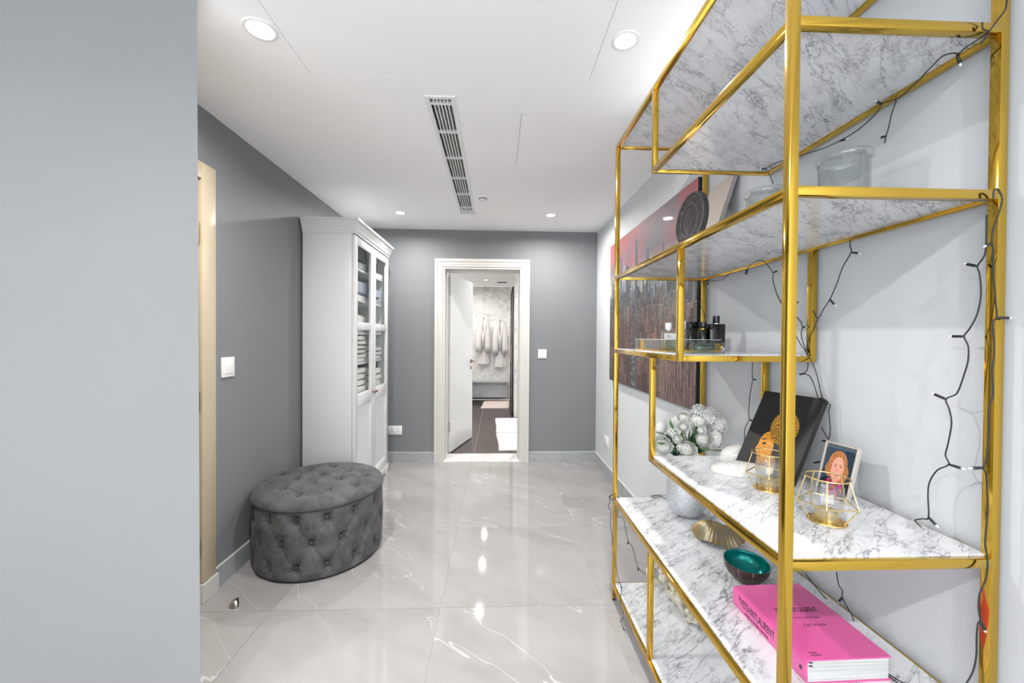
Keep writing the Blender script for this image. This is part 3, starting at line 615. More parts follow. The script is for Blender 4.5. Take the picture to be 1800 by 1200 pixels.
# ---------------------------------------------------------------- perfumes on the small shelf
t = thing('perfume_tray', 'clear acrylic tray with a gold base on the small marble shelf', 'tray', (.81, 1.76, C_))
MB().bbox(.675, .945, 1.62, 1.90, C_, C_ + .005, .001).build('tray_base', 'gold', t)
for n_, b in (('front', (.675, .945, 1.62, 1.624)), ('rear', (.675, .945, 1.896, 1.90)), ('left', (.675, .679, 1.624, 1.896)), ('right', (.941, .945, 1.624, 1.896))):
    MB().box(*b, C_ + .005, C_ + .048).build('tray_wall', 'acrylic', t)
    MB().box(*b, C_ + .048, C_ + .0495).build('tray_rim', 'bulb', t)
TB = C_ + .0052
def bottle(label, x, y, body, cap, mb, mc, sides=4, rot=0.0, neck=None, lbl=None, group='perfume bottles'):
    t = thing('perfume_bottle', label, 'perfume bottle', (x, y, TB), group); w, d, h = body; T = Matrix.Translation((x, y, TB)) @ Matrix.Rotation(rot, 4, 'Z')
    if sides == 4: MB().bbox(-w / 2, w / 2, -d / 2, d / 2, 0, h, .003).xf(T).build('bottle_body', mb, t, angle=35)
    else: MB().lathe([(.0005, 0), (w / 2 - .002, 0), (w / 2, .003), (w / 2, h - .006), (w / 2 - .004, h), (.0005, h)], 28).xf(T).build('bottle_body', mb, t, angle=35)
    z = h
    if neck: MB().lathe([(.0005, z), (neck[0], z), (neck[0], z + neck[1]), (.0005, z + neck[1])], 20).xf(T).build('neck', neck[2], t); z += neck[1]
    cw, ch, cs = cap
    if cs == 4: MB().bbox(-cw / 2, cw / 2, -cw * .4, cw * .4, z, z + ch, .001).xf(T).build('cap', mc, t)
    else: MB().lathe([(.0005, z), (cw / 2 - .0005, z), (cw / 2, z + .001), (cw / 2, z + ch - .001), (cw / 2 - .001, z + ch), (.0005, z + ch)], 24).xf(T).build('cap', mc, t, angle=35)
    if lbl:
        MB().box(-w / 2 - .0004, w / 2 + .0004, -d / 2 - .0006, -d / 2 - .0001, lbl[0], lbl[1]).xf(T).build('label_sticker', 'paper', t)
        l = MB(); 
        for q in range(2): l.box(-w * .32, -w * .05 + q * .004, -d / 2 - .0009, -d / 2 - .0006, lbl[0] + (lbl[1] - lbl[0]) * (.55 - .25 * q), lbl[0] + (lbl[1] - lbl[0]) * (.62 - .25 * q))
        l.xf(T).build('print_lines', 'dark', t)
    return t
M['paper'] = mat('white_paper', (.80, .79, .77), .6); M['black_glass'] = mat('black_glass', (.006, .006, .007), .06, spec=.6); M['perfume'] = thin_glass('pale_green_perfume', (.80, .87, .76), .2)
M['smoke'] = mat('smoked_glass', (.045, .038, .034), .08); M['silver'] = mat('polished_silver', (.75, .75, .76), .15, 1.0); M['mint'] = thin_glass('mint_tinted_glass', (.86, .95, .91), .3)
bt_ = bottle('clear glass perfume bottle with a white cap and white label', .7533, 1.70, (.054, .040, .082), (.028, .028, 0), 'jar_glass', 'plastic', 4, .0, (.011, .006, 'silver'), (.045, .070))
MB().bbox(.728, .7786, 1.684, 1.716, TB + .003, TB + .040, .002).build('perfume', 'perfume', bt_)
bottle('clear bottle with a white cap half hidden by the gold upright', .868, 1.80, (.036, .036, .088), (.026, .042, 0), 'mint', 'plastic', 0)
bottle('slim black spray bottle on the tray', .853, 1.705, (.028, .028, .088), (.014, .026, 0), 'black_glass', 'black_glass', 0)
bottle('flat wide smoked perfume bottle with a broad black cap', .914, 1.79, (.074, .026, .098), (.074, .026, 4), 'smoke', 'black_glass', 4)
bottle('round black perfume bottle with a gold collar and black cap', .907, 1.70, (.040, .040, .088), (.030, .028, 0), 'black_glass', 'black_glass', 0, 0, (.0155, .004, 'gold'))
t = bottle('square black perfume bottle, tallest on the tray, with ribbed cap', .9555, 1.68, (.064, .034, .112), (.028, .032, 0), 'black_glass', 'black_glass', 4, -.12, (.012, .003, 'silver'))
t = thing('crystal_perfume', 'faceted mint glass perfume bottle lying beside the tray', 'perfume bottle', (.81, 1.5, C_), 'perfume bottles')
b = MB().lathe([(.0005, -.05), (.022, -.05), (.027, -.044), (.029, .0), (.026, .028), (.014, .044), (.011, .052), (.0005, .052)], 12); b.xf(Matrix.Translation((.807, 1.50, C_ + .0215)) @ Matrix.Diagonal((1, 1, .75, 1)) @ Matrix.Rotation(R(90), 4, 'Y')); b.build('bottle_body', 'mint', t)
b = MB().lathe([(.0005, -.03), (.012, -.03), (.016, -.024), (.016, .02), (.0005, .026)], 10); b.xf(Matrix.Translation((.807, 1.50, C_ + .017)) @ Matrix.Rotation(R(90), 4, 'Y')); b.build('inner_glass', 'mint', t)
b = MB().lathe([(.0005, -.014), (.016, -.014), (.019, -.008), (.019, .008), (.015, .014), (.0005, .014)], 8); b.xf(Matrix.Translation((.884, 1.50, C_ + .0193)) @ Matrix.Rotation(R(55), 4, 'Y')); b.build('crystal_stopper', 'jar_glass', t)
MB().lathe([(.0125, -.004), (.0155, -.004), (.0155, .004), (.0125, .004), (.0125, -.004)], 20).xf(Matrix.Translation((.864, 1.50, C_ + .020)) @ Matrix.Rotation(R(90), 4, 'Y')).build('collar', 'gold', t)

# ---------------------------------------------------------------- things on the wide middle shelf
def candle_holder(label, x, y, rot):
    t = thing('candle_holder', label, 'candle holder', (x, y, L_), 'gold wire candle holders'); n = 5
    rt_, rm, rb, zt, zm, zb = .046, .064, .036, .112, .048, .004
    w = MB(); w.tube([(x + rt_ * math.cos(2 * PI * i / 40), y + rt_ * math.sin(2 * PI * i / 40), L_ + zt) for i in range(40)], .0019, 8, True); w.build('top_ring', 'gold_wire', t, True)
    w = MB(); mid = [(x + rm * math.cos(rot + 2 * PI * i / n), y + rm * math.sin(rot + 2 * PI * i / n), L_ + zm) for i in range(n)]; w.tube(mid, .0016, 6, True); w.build('middle_frame', 'gold_wire', t)
    for i in range(n):
        a = rot + 2 * PI * i / n
        MB().tube([(x + rt_ * math.cos(a), y + rt_ * math.sin(a), L_ + zt), mid[i], (x + rb * math.cos(a), y + rb * math.sin(a), L_ + zb)], .0016, 6).build('strut', 'gold_wire', t)
    MB().lathe([(.0005, 0), (.041, 0), (.042, .0015), (.041, .004), (.0005, .004)], 40, (x, y, L_)).build('base_plate', 'gold_wire', t, angle=40)
    MB().lathe([(.0005, .0045), (.0235, .0045), (.0235, .030), (.0225, .030), (.0225, .012), (.0005, .012)], 32, (x, y, L_)).build('candle_cup', 'gold_wire', t, angle=40)
    MB().lathe([(.0005, .013), (.022, .013), (.0215, .020), (.0005, .019)], 24, (x, y, L_)).build('tealight', 'wax', t)
    MB().lathe([(.0310, .005), (.0345, .006), (.0350, .09), (.0336, .091), (.0328, .09), (.0325, .008)], 40, (x, y, L_)).build('glass_cup', 'jar_glass', t, True)
candle_holder('gold wire candle holder with a glass cup standing before the small photograph', .840, .962, R(-131))
candle_holder('gold wire candle holder with a glass cup half hidden by the near post', .838, 1.172, R(-125))
# large pearly shells
M['pearl'] = mat('white_pearl_shell', (.80, .78, .75), .22); v = coords(M['pearl'], (1, 1, 1)); lk(M['pearl'], ramp(M['pearl'], noise(M['pearl'], v, 16, 4, .5, 1.5), [(.35, (.66, .65, .63)), (.6, (.72, .71, .69)), (.75, (.50, .45, .40))]), bsdf(M['pearl']).inputs['Base Color'])
bsdf(M['pearl']).inputs['Coat Weight'].default_value = .5
def shell(label, x, y, L, W, hgt, az, tilt=0.0):
    t = MB(); T = Matrix.Translation((x, y, L_)) @ Matrix.Rotation(az, 4, 'Z') @ Matrix.Rotation(tilt, 4, 'X')
    def rim(u):
        a = 2 * PI * u; rr = 1 + .10 * math.cos(a) + .06 * math.cos(2 * a - .6); return L * .5 * math.cos(a) * rr, W * .5 * math.sin(a) * (1 - .28 * math.cos(a))
    def f(u, v):
        a, b = rim(u); k = math.sin(PI / 2 * (1 - v)) if v < 1 else 0; z = hgt * math.sin(PI / 2 * v) ** .8
        gr = .0009 * math.sin(34 * v) * (1 - v)
        return (a * k + .18 * L * (v ** 1.5) * .6, b * k, z + gr + .001)
    t.grid(f, 48, 16, True); 
    t.add([(*rim(i / 48), .001) for i in range(48)], [tuple(range(47, -1, -1))])
    return tag(t.xf(T).build('sea_shell', 'pearl', None, True), label, 'shell', 'white sea shells')
shell('smooth white sea shell, the nearer of the pair on the middle marble shelf', .835, 1.312, .19, .095, .040, R(-30))
shell('smooth white sea shell lying behind its twin, beside the foot of the black canvas', .925, 1.445, .155, .10, .062, R(-38))
# black canvas with a golden head
def canvas_fn(nu, nv):
    u, v = np.meshgrid(np.linspace(0, 1, nu), np.linspace(0, 1, nv)); rng = np.random.default_rng(3)
    c = np.zeros((nv, nu, 3)) + np.array([20, 20, 22]); nz = rng.random((nv, nu))
    def ell(cx, cy, rx, ry, rot=0):
        x, y = u - cx, v - cy; X = x * math.cos(rot) + y * math.sin(rot); Y = -x * math.sin(rot) + y * math.cos(rot); return (X / rx) ** 2 + (Y / ry) ** 2
    hair = ell(.58, .58, .23, .20, -.3) < 1; face = ell(.40, .30, .13, .20, .25) < 1; nose = ell(.285, .27, .04, .035) < 1; neck = ell(.55, .1, .12, .14) < 1
    dots = (np.sin(u * 150 + 5 * np.sin(v * 31)) * np.sin(v * 235 + 4 * np.sin(u * 27)) > .05)
    for m_, col in ((neck, (150, 98, 28)), (face, (196, 132, 40)), (nose, (205, 142, 48))): c[m_] = np.array(col) * (.75 + .5 * nz[m_][:, None])
    c[hair] = np.array((60, 38, 10)); c[hair & dots] = (205, 150, 50)
    for m_ in (ell(.36, .35, .035, .014) < 1, ell(.33, .40, .05, .008, .2) < 1, ell(.33, .19, .035, .012) < 1): c[m_] = (18, 14, 12)
    return c
t = thing('black_canvas', 'black canvas with a golden head leaning on the wall above the shells', 'picture', (.95, 1.28, L_)); az = math.atan2(.05, .155)
wd_ = Vector((-math.sin(az), math.cos(az), 0)); bk = Vector((math.cos(az), math.sin(az), 0)); lean = math.atan2(.15, .258)
T = axes(Vector((.915, 1.178, L_ + .0105)), wd_, (bk * math.sin(lean) + Vector((0, 0, math.cos(lean)))), (-bk * math.cos(lean) + Vector((0, 0, math.sin(lean)))))
MB().bbox(0, .205, 0, .30, -.020, 0, .0012).xf(T).build('canvas_block', 'black_wood', t)
M['canvas_print'] = print_mat('canvas_print', .45)
painted('golden_head_print', canvas_fn, 120, 170, lambda u, v: T @ Vector((.205 - .203 * u - .001, .001 + .298 * v, .0004)), M['canvas_print'], t)
# small framed photograph
def photo_fn(nu, nv):
    u, v = np.meshgrid(np.linspace(0, 1, nu), np.linspace(0, 1, nv)); rng = np.random.default_rng(5); nz = rng.random((nv, nu, 1))
    c = np.zeros((nv, nu, 3)) + np.array([44, 62, 78]); c[u > .62] = (24, 44, 62); c[v > .93] = (70, 86, 98)
    def ell(cx, cy, rx, ry, rot=0):
        x, y = u - cx, v - cy; X = x * math.cos(rot) + y * math.sin(rot); Y = -x * math.sin(rot) + y * math.cos(rot); return (X / rx) ** 2 + (Y / ry) ** 2
    jac = ell(.5, .08, .60, .34) < 1; c[jac] = (20, 20, 26)
    sc = (ell(.5, .20, .30, .22) < 1); pat = np.stack([150 + 60 * np.sin(u * 31 + v * 20), 50 + 40 * np.sin(v * 40), 90 + 60 * np.sin(u * 22 - v * 30)], 2); c[sc] = pat[sc]
    h = (ell(.48, .63, .32, .27) < 1) | (ell(.26, .52, .16, .15) < 1) | (ell(.72, .50, .15, .17) < 1); hc = np.array([176, 112, 62]) * (.75 + .4 * nz) + 25 * np.sin(u * 60 + 8 * np.sin(v * 14))[..., None]; c[h] = hc[h]
    c[ell(.50, .55, .205, .235) < 1] = (214, 158, 134); c[ell(.50, .36, .10, .08) < 1] = (205, 148, 124)
    c[ell(.42, .53, .06, .05) < 1] = (222, 150, 130); c[ell(.60, .53, .06, .05) < 1] = (222, 150, 130)
    for x in (.42, .59): c[ell(x, .60, .035, .012) < 1] = (56, 44, 44); c[ell(x, .635, .05, .008) < 1] = (150, 100, 66)
    c[ell(.51, .525, .03, .03) < 1] = (196, 134, 112); c[ell(.51, .455, .085, .032) < 1] = (176, 84, 84); c[ell(.51, .46, .07, .018) < 1] = (240, 232, 226)
    return c
az = 1.38; bx, by = .953, 1.139; wdv = Vector((math.cos(az), -math.sin(az), 0)); bk = Vector((math.sin(az), math.cos(az), 0)); lean = math.atan2(.044, .156)
T = axes(Vector((bx, by, L_ + .0008)), wdv, (bk * math.sin(lean) + Vector((0, 0, math.cos(lean)))), (-bk * math.cos(lean) + Vector((0, 0, math.sin(lean)))))
t = thing('photo_frame', 'small silver framed portrait of a woman with auburn hair and patterned scarf', 'photo frame', (bx, by, L_))
f_ = MB(); W_, H_ = .0924, .162
for b in ((0, .005, 0, H_), (W_ - .005, W_, 0, H_), (.005, W_ - .005, 0, .005), (.005, W_ - .005, H_ - .005, H_)): f_.bbox(b[0], b[1], b[2], b[3], -.014, 0, .0008)
M['champagne'] = mat('pale_champagne_metal', (.74, .68, .62), .3, .7)
f_.xf(T).build('frame', 'champagne', t)
MB().box(.005, W_ - .005, .005, H_ - .005, -.013, -.004).xf(T).build('backing', 'black_wood', t)
M['photo_print'] = print_mat('photo_print', .25, .5)
painted('photo_print', photo_fn, 66, 120, lambda u, v: T @ Vector((.005 + (W_ - .01) * u, .005 + (H_ - .01) * v, -.0036)), M['photo_print'], t)
e0 = T @ Vector((W_ * .5, .07, -.014)); MB().prism([(0, 0), (.05, 0), (.012, .07)], -.012, .012, 0, lambda a, y, b: tuple(Vector((bx, by, L_)) + bk * (a + .022) + wdv * (W_ * .5 + y) + Vector((0, 0, b)))).build('easel_leg', 'black_wood', t)

# ---------------------------------------------------------------- things on the lower shelf
vm = M['glitter'] = mat('silver_glitter_glaze', (.55, .57, .60), .35, .55); vo = nd(vm, 'ShaderNodeTexVoronoi'); vo.inputs['Scale'].default_value = 420; lk(vm, coords(vm), vo.inputs['Vector'])
lk(vm, mix(vm, ramp(vm, noise(vm, coords(vm), 480, 2), [(.42, (0, 0, 0)), (.58, (1, 1, 1))]), (.36, .40, .46), (.86, .87, .88)), bsdf(vm).inputs['Base Color']); bump(vm, vo.outputs['Distance'], .5, .002)
VX, VY = .890, 1.800
t = thing('glitter_vase', 'round silver glitter vase on the lower marble shelf', 'vase', (VX, VY, M_))
MB().lathe([(.0005, .004), (.045, .004), (.050, 0), (.058, .003), (.074, .022), (.085, .055), (.0885, .10), (.086, .15), (.076, .20), (.066, .235), (.062, .25), (.060, .255), (.057, .25), (.061, .235), (.070, .20), (.080, .15), (.082, .10), (.07, .03), (.0005, .012)], 64, (VX, VY, M_)).build('vase_body', 'glitter', t, True)
# clam shell
cm = M['bronze_shell'] = mat('antique_gold_leaf', (.42, .32, .17), .32, .85); v = coords(cm); lk(cm, ramp(cm, noise(cm, v, 26, 4), [(.3, (.46, .29, .10)), (.5, (.40, .34, .22)), (.7, (.30, .33, .29))]), bsdf(cm).inputs['Base Color'])
def clam(u, v):        # u round the fan, v from hinge to lip
    th = R(-18) + u * R(216); rr = .088 * (.22 + .78 * v); lip = v ** 2
    big = math.cos(th * 4.0 + .5); fine = abs(math.sin(th * 17)) 
    x = rr * math.cos(th) * 1.05 * (1 + .10 * big * lip); y = -rr * math.sin(th) * (1 + .10 * big * lip)
    z = .070 * math.sin(PI * .5 * min(1, 1.12 - v * .98)) + .012 * big * lip + .0035 * fine * (.3 + .7 * v) - .004
    return (x, y, max(z, .001))
T = Matrix.Translation((.905, 1.565, M_)) @ Matrix.Rotation(R(-52), 4, 'Z')
t = thing('clam_shell', 'ribbed antique gold clam shell on the lower marble shelf', 'shell', (.905, 1.565, M_))
s = MB().grid(clam, 170, 30); s.grid(lambda u, v: tuple(Vector(clam(u, v)) * .965 + Vector((0, 0, -.0))), 170, 30); s.xf(T).build('shell_body', 'bronze_shell', t, True, fix=False)
MB().ball((0, 0, .052), (.026, .022, .018), 20, 12).xf(T).build('hinge_knob', 'bronze_shell', t, True)
# coconut bowl
M['teal'] = mat('teal_lacquer', (.0, .21, .19), .22, .55); M['coco'] = mat('dark_coconut_shell', (.045, .022, .018), .28); v = coords(M['coco'], (90, 90, 3)); lk(M['coco'], ramp(M['coco'], noise(M['coco'], v, 1.5, 3), [(.55, (.04, .02, .017)), (.72, (.20, .13, .11))]), bsdf(M['coco']).inputs['Base Color'])
BX, BYY = .853, 1.300; bp_ = [(.0005, 0), (.018, .0005), (.034, .007), (.047, .020), (.0555, .036), (.0585, .052), (.0578, .058)]; bi = [(.0578, .058), (.0555, .0575), (.0555, .052), (.052, .036), (.044, .022), (.031, .011), (.016, .006), (.0005, .005)]
t = thing('coconut_bowl', 'dark coconut shell bowl with a shiny teal lining', 'bowl', (BX, BYY, M_)); T = Matrix.Translation((BX, BYY, M_ + .001)) @ Matrix.Rotation(R(3), 4, 'X') @ Matrix.Diagonal((1.2, 1.2, 1.1, 1))
MB().lathe(bp_, 48).xf(T).build('outer_shell', 'coco', t, True); MB().lathe(bi, 48).xf(T).build('lining', 'teal', t, True)
# the big pink book
pk = M['pink'] = mat('pink_book_cloth', (.68, .10, .33), .13, spec=.9); M['pages'] = mat('book_pages', (.50, .51, .50), .7)
v = coords(M['pages'], (1, 1, 90)); lk(M['pages'], ramp(M['pages'], noise(M['pages'], v, 6, 3), [(.3, (.40, .41, .41)), (.7, (.62, .63, .62))]), bsdf(M['pages']).inputs['Base Color'])
bX0, bX1, bY0, bY1, bh = .7385, .9535, .896, 1.178, .058
t = thing('pink_book', 'thick pink hardback fashion book lying on the lower marble shelf', 'book', (.846, 1.037, M_))
T = Matrix.Translation((bX0, bY0, M_)) @ Matrix.Rotation(R(1.2), 4, 'Z'); bw_, bl = bX1 - bX0, bY1 - bY0
MB().bbox(.004, bw_, 0, bl, bh - .0032, bh, .001).xf(T).build('front_cover', 'pink', t); MB().bbox(.004, bw_, 0, bl, 0, .0032, .001).xf(T).build('back_cover', 'pink', t)
sp = MB(); pr = [(.006, 0), (.0025, .0015), (.0005, .008), (0, bh / 2), (.0005, bh - .008), (.0025, bh - .0015), (.006, bh), (.006, bh - .0032), (.0035, bh - .009), (.003, bh / 2), (.0035, .009), (.006, .0032)]
sp.prism(pr, 0, bl); sp.xf(T).build('spine', 'pink', t, angle=40)
MB().box(.0065, bw_ - .005, .003, bl - .003, .0034, bh - .0034).xf(T).build('pages', 'pages', t)
MB().box(.0042, .0064, .0028, .0032, bh * .35, bh - .004).xf(T).build('headband', 'plastic', t)
for z in (.74, .88): MB().tube([(.008, .002, bh * z), (.016, .001, bh * z - .0005)], .0013, 6).xf(T).build('ribbon_end', 'dark', t)
Tc = T @ axes(Vector((0, 0, bh + .0001)), (1, 0, 0), (0, 1, 0), (0, 0, 1)); Ts = T @ axes(Vector((-.0001, 0, 0)), (0, -1, 0), (0, 0, 1), (-1, 0, 0))
M['ink'] = mat('black_ink', (.012, .008, .012), .4)
def cover(name, body, x, y, size, sx, al='LEFT', sp_=1.0): text(name, body, size, Tc @ Matrix.Translation((x, y, 0)), 'ink', t, sx, .0002, al, sp_)
cover('cover_title', 'YVESSAINTLAURENT', bw_ * .52, bl * .565, .026, .58, 'CENTER', .86)
cover('cover_subtitle', 'HAUTE COUTURE', bw_ * .52, bl * .475, .0085, 1.0, 'CENTER', 1.2); cover('cover_subtitle', 'CATWALK', bw_ * .54, bl * .375, .0125, .9, 'CENTER', 1.25)
cover('publisher', 'Thames', .022, .020, .0078, .9); cover('publisher', '&Hudson', .024, .012, .0078, .9)
def spine(name, body, y, z, size, sx): text(name, body, size, Ts @ Matrix.Translation((-y, z, 0)), 'ink', t, sx, .0002)
spine('spine_title', 'YVESSAINTLAURENT', bl * .90, .024, .031, .52); spine('spine_subtitle', 'HAUTE COUTURE CATWALK', bl * .80, .0095, .0078, .95)
lg = MB(); 
for k in range(2): lg.tube([(-.0002, .018 - .004 * k, .024), (-.0002, .021 - .004 * k, .029), (-.0002, .016 - .004 * k, .034)], .0012, 5)
lg.xf(T).build('spine_emblem', 'ink', t)
# bleached coral on the bottom shelf
M['coral'] = mat('bleached_coral', (.62, .58, .48), .85); bump(M['coral'], noise(M['coral'], coords(M['coral']), 160, 5), .9, .006)
random.seed(8); c = MB()
def branch(p, d, r, lv):
    q = Vector(p); pts = [q.copy()]; rs = [r]
    for i in range(4):
        d = (d + Vector((random.uniform(-.5, .5), random.uniform(-.5, .5), random.uniform(-.15, .35)))).normalized(); q = q + d * r * 1.5; q.z = max(q.z, N_ + r * .8); pts.append(q.copy()); rs.append(r * (1.15 if i % 2 else .9))
    c.tube(pts, rs, 7); c.ball(tuple(q), r * 1.25, 8, 6)
    if lv:
        for k in range(3): branch(pts[1 + k % 3], (d + Vector((random.uniform(-1, 1), random.uniform(-1, 1), random.uniform(.1, .9)))).normalized(), r * .78, lv - 1)
for k in range(9):
    y = 1.70 + .030 * k; branch((.875 + random.uniform(-.04, .03), y, N_ + .014), Vector((random.uniform(-1, 1), random.uniform(-1, 1), .8)).normalized(), .0125, 2)
tag(c.build('coral', 'coral', None, True), 'bleached white branching coral on the bottom shelf', 'coral')
# ================================================================ bouquet in the glitter vase
M['petal'] = mat('white_petal', (.82, .825, .80), .6); bsdf(M['petal']).inputs['Subsurface Weight'].default_value = 0.0
M['petal_green'] = mat('greenish_petal_heart', (.60, .68, .42), .6)
M['leaf'] = mat('green_leaf', (.075, .20, .075), .45); v = coords(M['leaf']); lk(M['leaf'], ramp(M['leaf'], noise(M['leaf'], v, 30, 3), [(.3, (.03, .115, .06)), (.7, (.15, .27, .09))]), bsdf(M['leaf']).inputs['Base Color'])
M['leaf_dark'] = mat('dark_green_leaf', (.015, .055, .035), .4); M['stem'] = mat('green_stem', (.16, .26, .08), .5)
bq = thing('flower_bouquet', 'bouquet of white blooms and green leaves in the glitter vase', 'flowers', (VX, VY, M_ + .05))
random.seed(21)
root = Vector((VX, VY, M_ + .03)); mouth = Vector((VX, VY, M_ + .25))
def frame_of(d):
    d = d.normalized(); u = d.cross(Vector((0, 0, 1))); u = u if u.length > .05 else Vector((1, 0, 0)); u.normalize(); return u, u.cross(d) * -1, d
def bloom(c, r, d, layers=6, green=.5):
    c = Vector(c); u, w, d = frame_of(Vector(d)); T = axes(c, u, w, d); b = MB(); b.ball((0, 0, -r * .08), r * .45, 16, 10)
    for l in range(layers):
        k = l / (layers - 1); n = 4 + l // 2; rr = r * (.48 + .52 * k); op = R(24 + 84 * k)
        for i in range(n):
            a0 = 2 * PI * i / n + l * .83; wid = 2 * PI / n * 1.15
            def pf(p, q, a0=a0, wid=wid, rr=rr, op=op, k=k):
                ph = PI - (PI - op * .9) * q * 1.0; ph = PI * .98 - (PI * .98 - max(.34, 1.5 - k * 1.05 + .0)) * q
                ph = PI * .95 + (R(22 + 62 * k) - PI * .95) * q
                a = a0 + wid * (p - .5) * (1 - .25 * q * q); s = rr * (1 + .035 * math.sin(p * 9 + l) + .13 * k * q + .05 * (i % 2) + .06 * q ** 6)
                return (s * math.sin(ph) * math.cos(a), s * math.sin(ph) * math.sin(a), s * math.cos(ph) * .86)
            b.grid(pf, 6, 7)
    f = b.xf(T).build('flower', 'petal', bq, True, fix=False)
    MB().ball((0, 0, r * .34), (r * .20, r * .20, r * .12), 12, 8).xf(T).build('flower_heart', 'petal_green', f, True)
    return c
def stem(c, r=.0022):
    c = Vector(c); m1 = mouth + (c - mouth) * .35 + Vector((0, 0, .02)); e = mouth + Vector(((c.x - VX) * .25, (c.y - VY) * .25, -.02))
    MB().tube(smooth([root, e, m1, c], 4), r, 6).build('stem', 'stem', bq, True)
for (x, y, z, r, d) in ((.745, 1.735, .868, .038, (-.5, -.8, .25)), (.842, 1.70, .856, .036, (-.25, -1, .12)), (.930, 1.715, .902, .036, (.1, -1, .2)), (1.005, 1.74, .898, .036, (.75, -.6, .1)),
                        (.922, 1.75, .985, .036, (.05, -.55, .8)), (.866, 1.78, .99, .027, (-.3, -.5, .8)), (.842, 1.74, .955, .022, (-.5, -.75, .5)), (.806, 1.72, .902, .017, (-.4, -.9, .3)), (.812, 1.70, .872, .014, (-.3, -1, .1)), (.908, 1.70, .945, .018, (.1, -1, .4)), (.885, 1.87, .95, .034, (0, .7, .6)), (.80, 1.88, .92, .032, (-.6, .6, .4)), (.98, 1.87, .92, .032, (.6, .6, .4))):
    bloom((x, y, z), r, d, 6 if r > .02 else 4); stem((x, y, z))
def cluster(c, r, n):
    c = Vector(c); b = MB()
    for i in range(n):
        z = 1 - 2 * (i + .5) / n; a = i * 2.39996; q = math.sqrt(1 - z * z); dirv = Vector((q * math.cos(a), q * math.sin(a), z)); p = c + dirv * r * random.uniform(.82, 1.05)
        u, w, d = frame_of(dirv + Vector((random.uniform(-.3, .3), random.uniform(-.3, .3), random.uniform(-.3, .3)))); s = r * .16
        for k in range(4):
            a2 = k * PI / 2 + i; e1 = u * math.cos(a2) + w * math.sin(a2); e2 = w * math.cos(a2) - u * math.sin(a2)
            b.add([tuple(p), tuple(p + e1 * s * .6 + e2 * s * .5 + d * s * .2), tuple(p + e1 * s * 1.15 + d * s * .12), tuple(p + e1 * s * .6 - e2 * s * .5 + d * s * .2)], [(0, 1, 2, 3)])
    for k in range(26):
        d = Vector((random.gauss(0, 1), random.gauss(0, 1), random.gauss(0, 1))).normalized(); b.tube([tuple(c), tuple(c + d * r * .85)], r * .02, 4, mi=1)
    b.build('floret_cluster', ['petal', 'stem'], bq, fix=False); stem(c)
cluster((.972, 1.765, .995), .044, 190); cluster((1.016, 1.755, .958), .040, 170); cluster((.940, 1.785, 1.012), .036, 140); cluster((.798, 1.73, .930), .026, 70); cluster((.836, 1.72, .905), .018, 40)
def leafp(p, d, L, W, m='leaf', curl=.25, roll=0.0):
    p = Vector(p); u, w, d = frame_of(Vector(d)); T = axes(p, u, w, d) @ Matrix.Rotation(roll, 4, 'Z'); b = MB()
    def f(s, q):
        wid = W * math.sin(PI * min(1, q ** .8 * .97 + .015)) ; x = (s - .5) * wid; return (x, curl * L * q * q + abs(s - .5) * wid * .5, L * q)
    b.grid(f, 5, 9); b.xf(T).build('leaf', m, bq, True, fix=False)
random.seed(4)
for (x, y, z) in ((.76, 1.74, .93), (.79, 1.72, .97), (.74, 1.76, .945), (.85, 1.70, .90), (.83, 1.71, .90), (.88, 1.70, .885), (.90, 1.72, .86), (.87, 1.70, .85), (.80, 1.70, .855), (.775, 1.72, .85), (.93, 1.74, .865), (.96, 1.73, .93), (.985, 1.74, .925), (.90, 1.75, .93), (.86, 1.73, .93), (.95, 1.76, .955), (.88, 1.76, .91)):
    for k in range(3):
        p = Vector((x, y, z)); b0 = mouth + (p - mouth) * .55; d = (p - b0) + Vector((random.uniform(-.03, .03), random.uniform(-.035, .01), random.uniform(-.02, .035)))
        leafp(b0, d, random.uniform(.055, .085), random.uniform(.018, .028), 'leaf' if random.random() < .7 else 'leaf_dark', random.uniform(-.2, .4), random.uniform(0, 6.3))
for k in range(16):
    a = random.uniform(0, 6.28); d = Vector((math.cos(a), math.sin(a) * .9, random.uniform(.2, 1.2))); leafp(mouth + Vector((0, 0, .03)), d, random.uniform(.07, .11), .03, 'leaf_dark' if k % 2 else 'leaf', .2, random.uniform(0, 6.3))
for (p, d, L) in (((.955, 1.715, .855), (1, -.15, .12), .095), ((.90, 1.70, .865), (1, -.1, .05), .06), ((.78, 1.70, .95), (-.25, -.1, 1), .05), ((.76, 1.72, .92), (-1, 0, .45), .055), ((.755, 1.72, .885), (-1, -.1, .2), .05)): leafp(p, d, L, .022, 'leaf', .15)

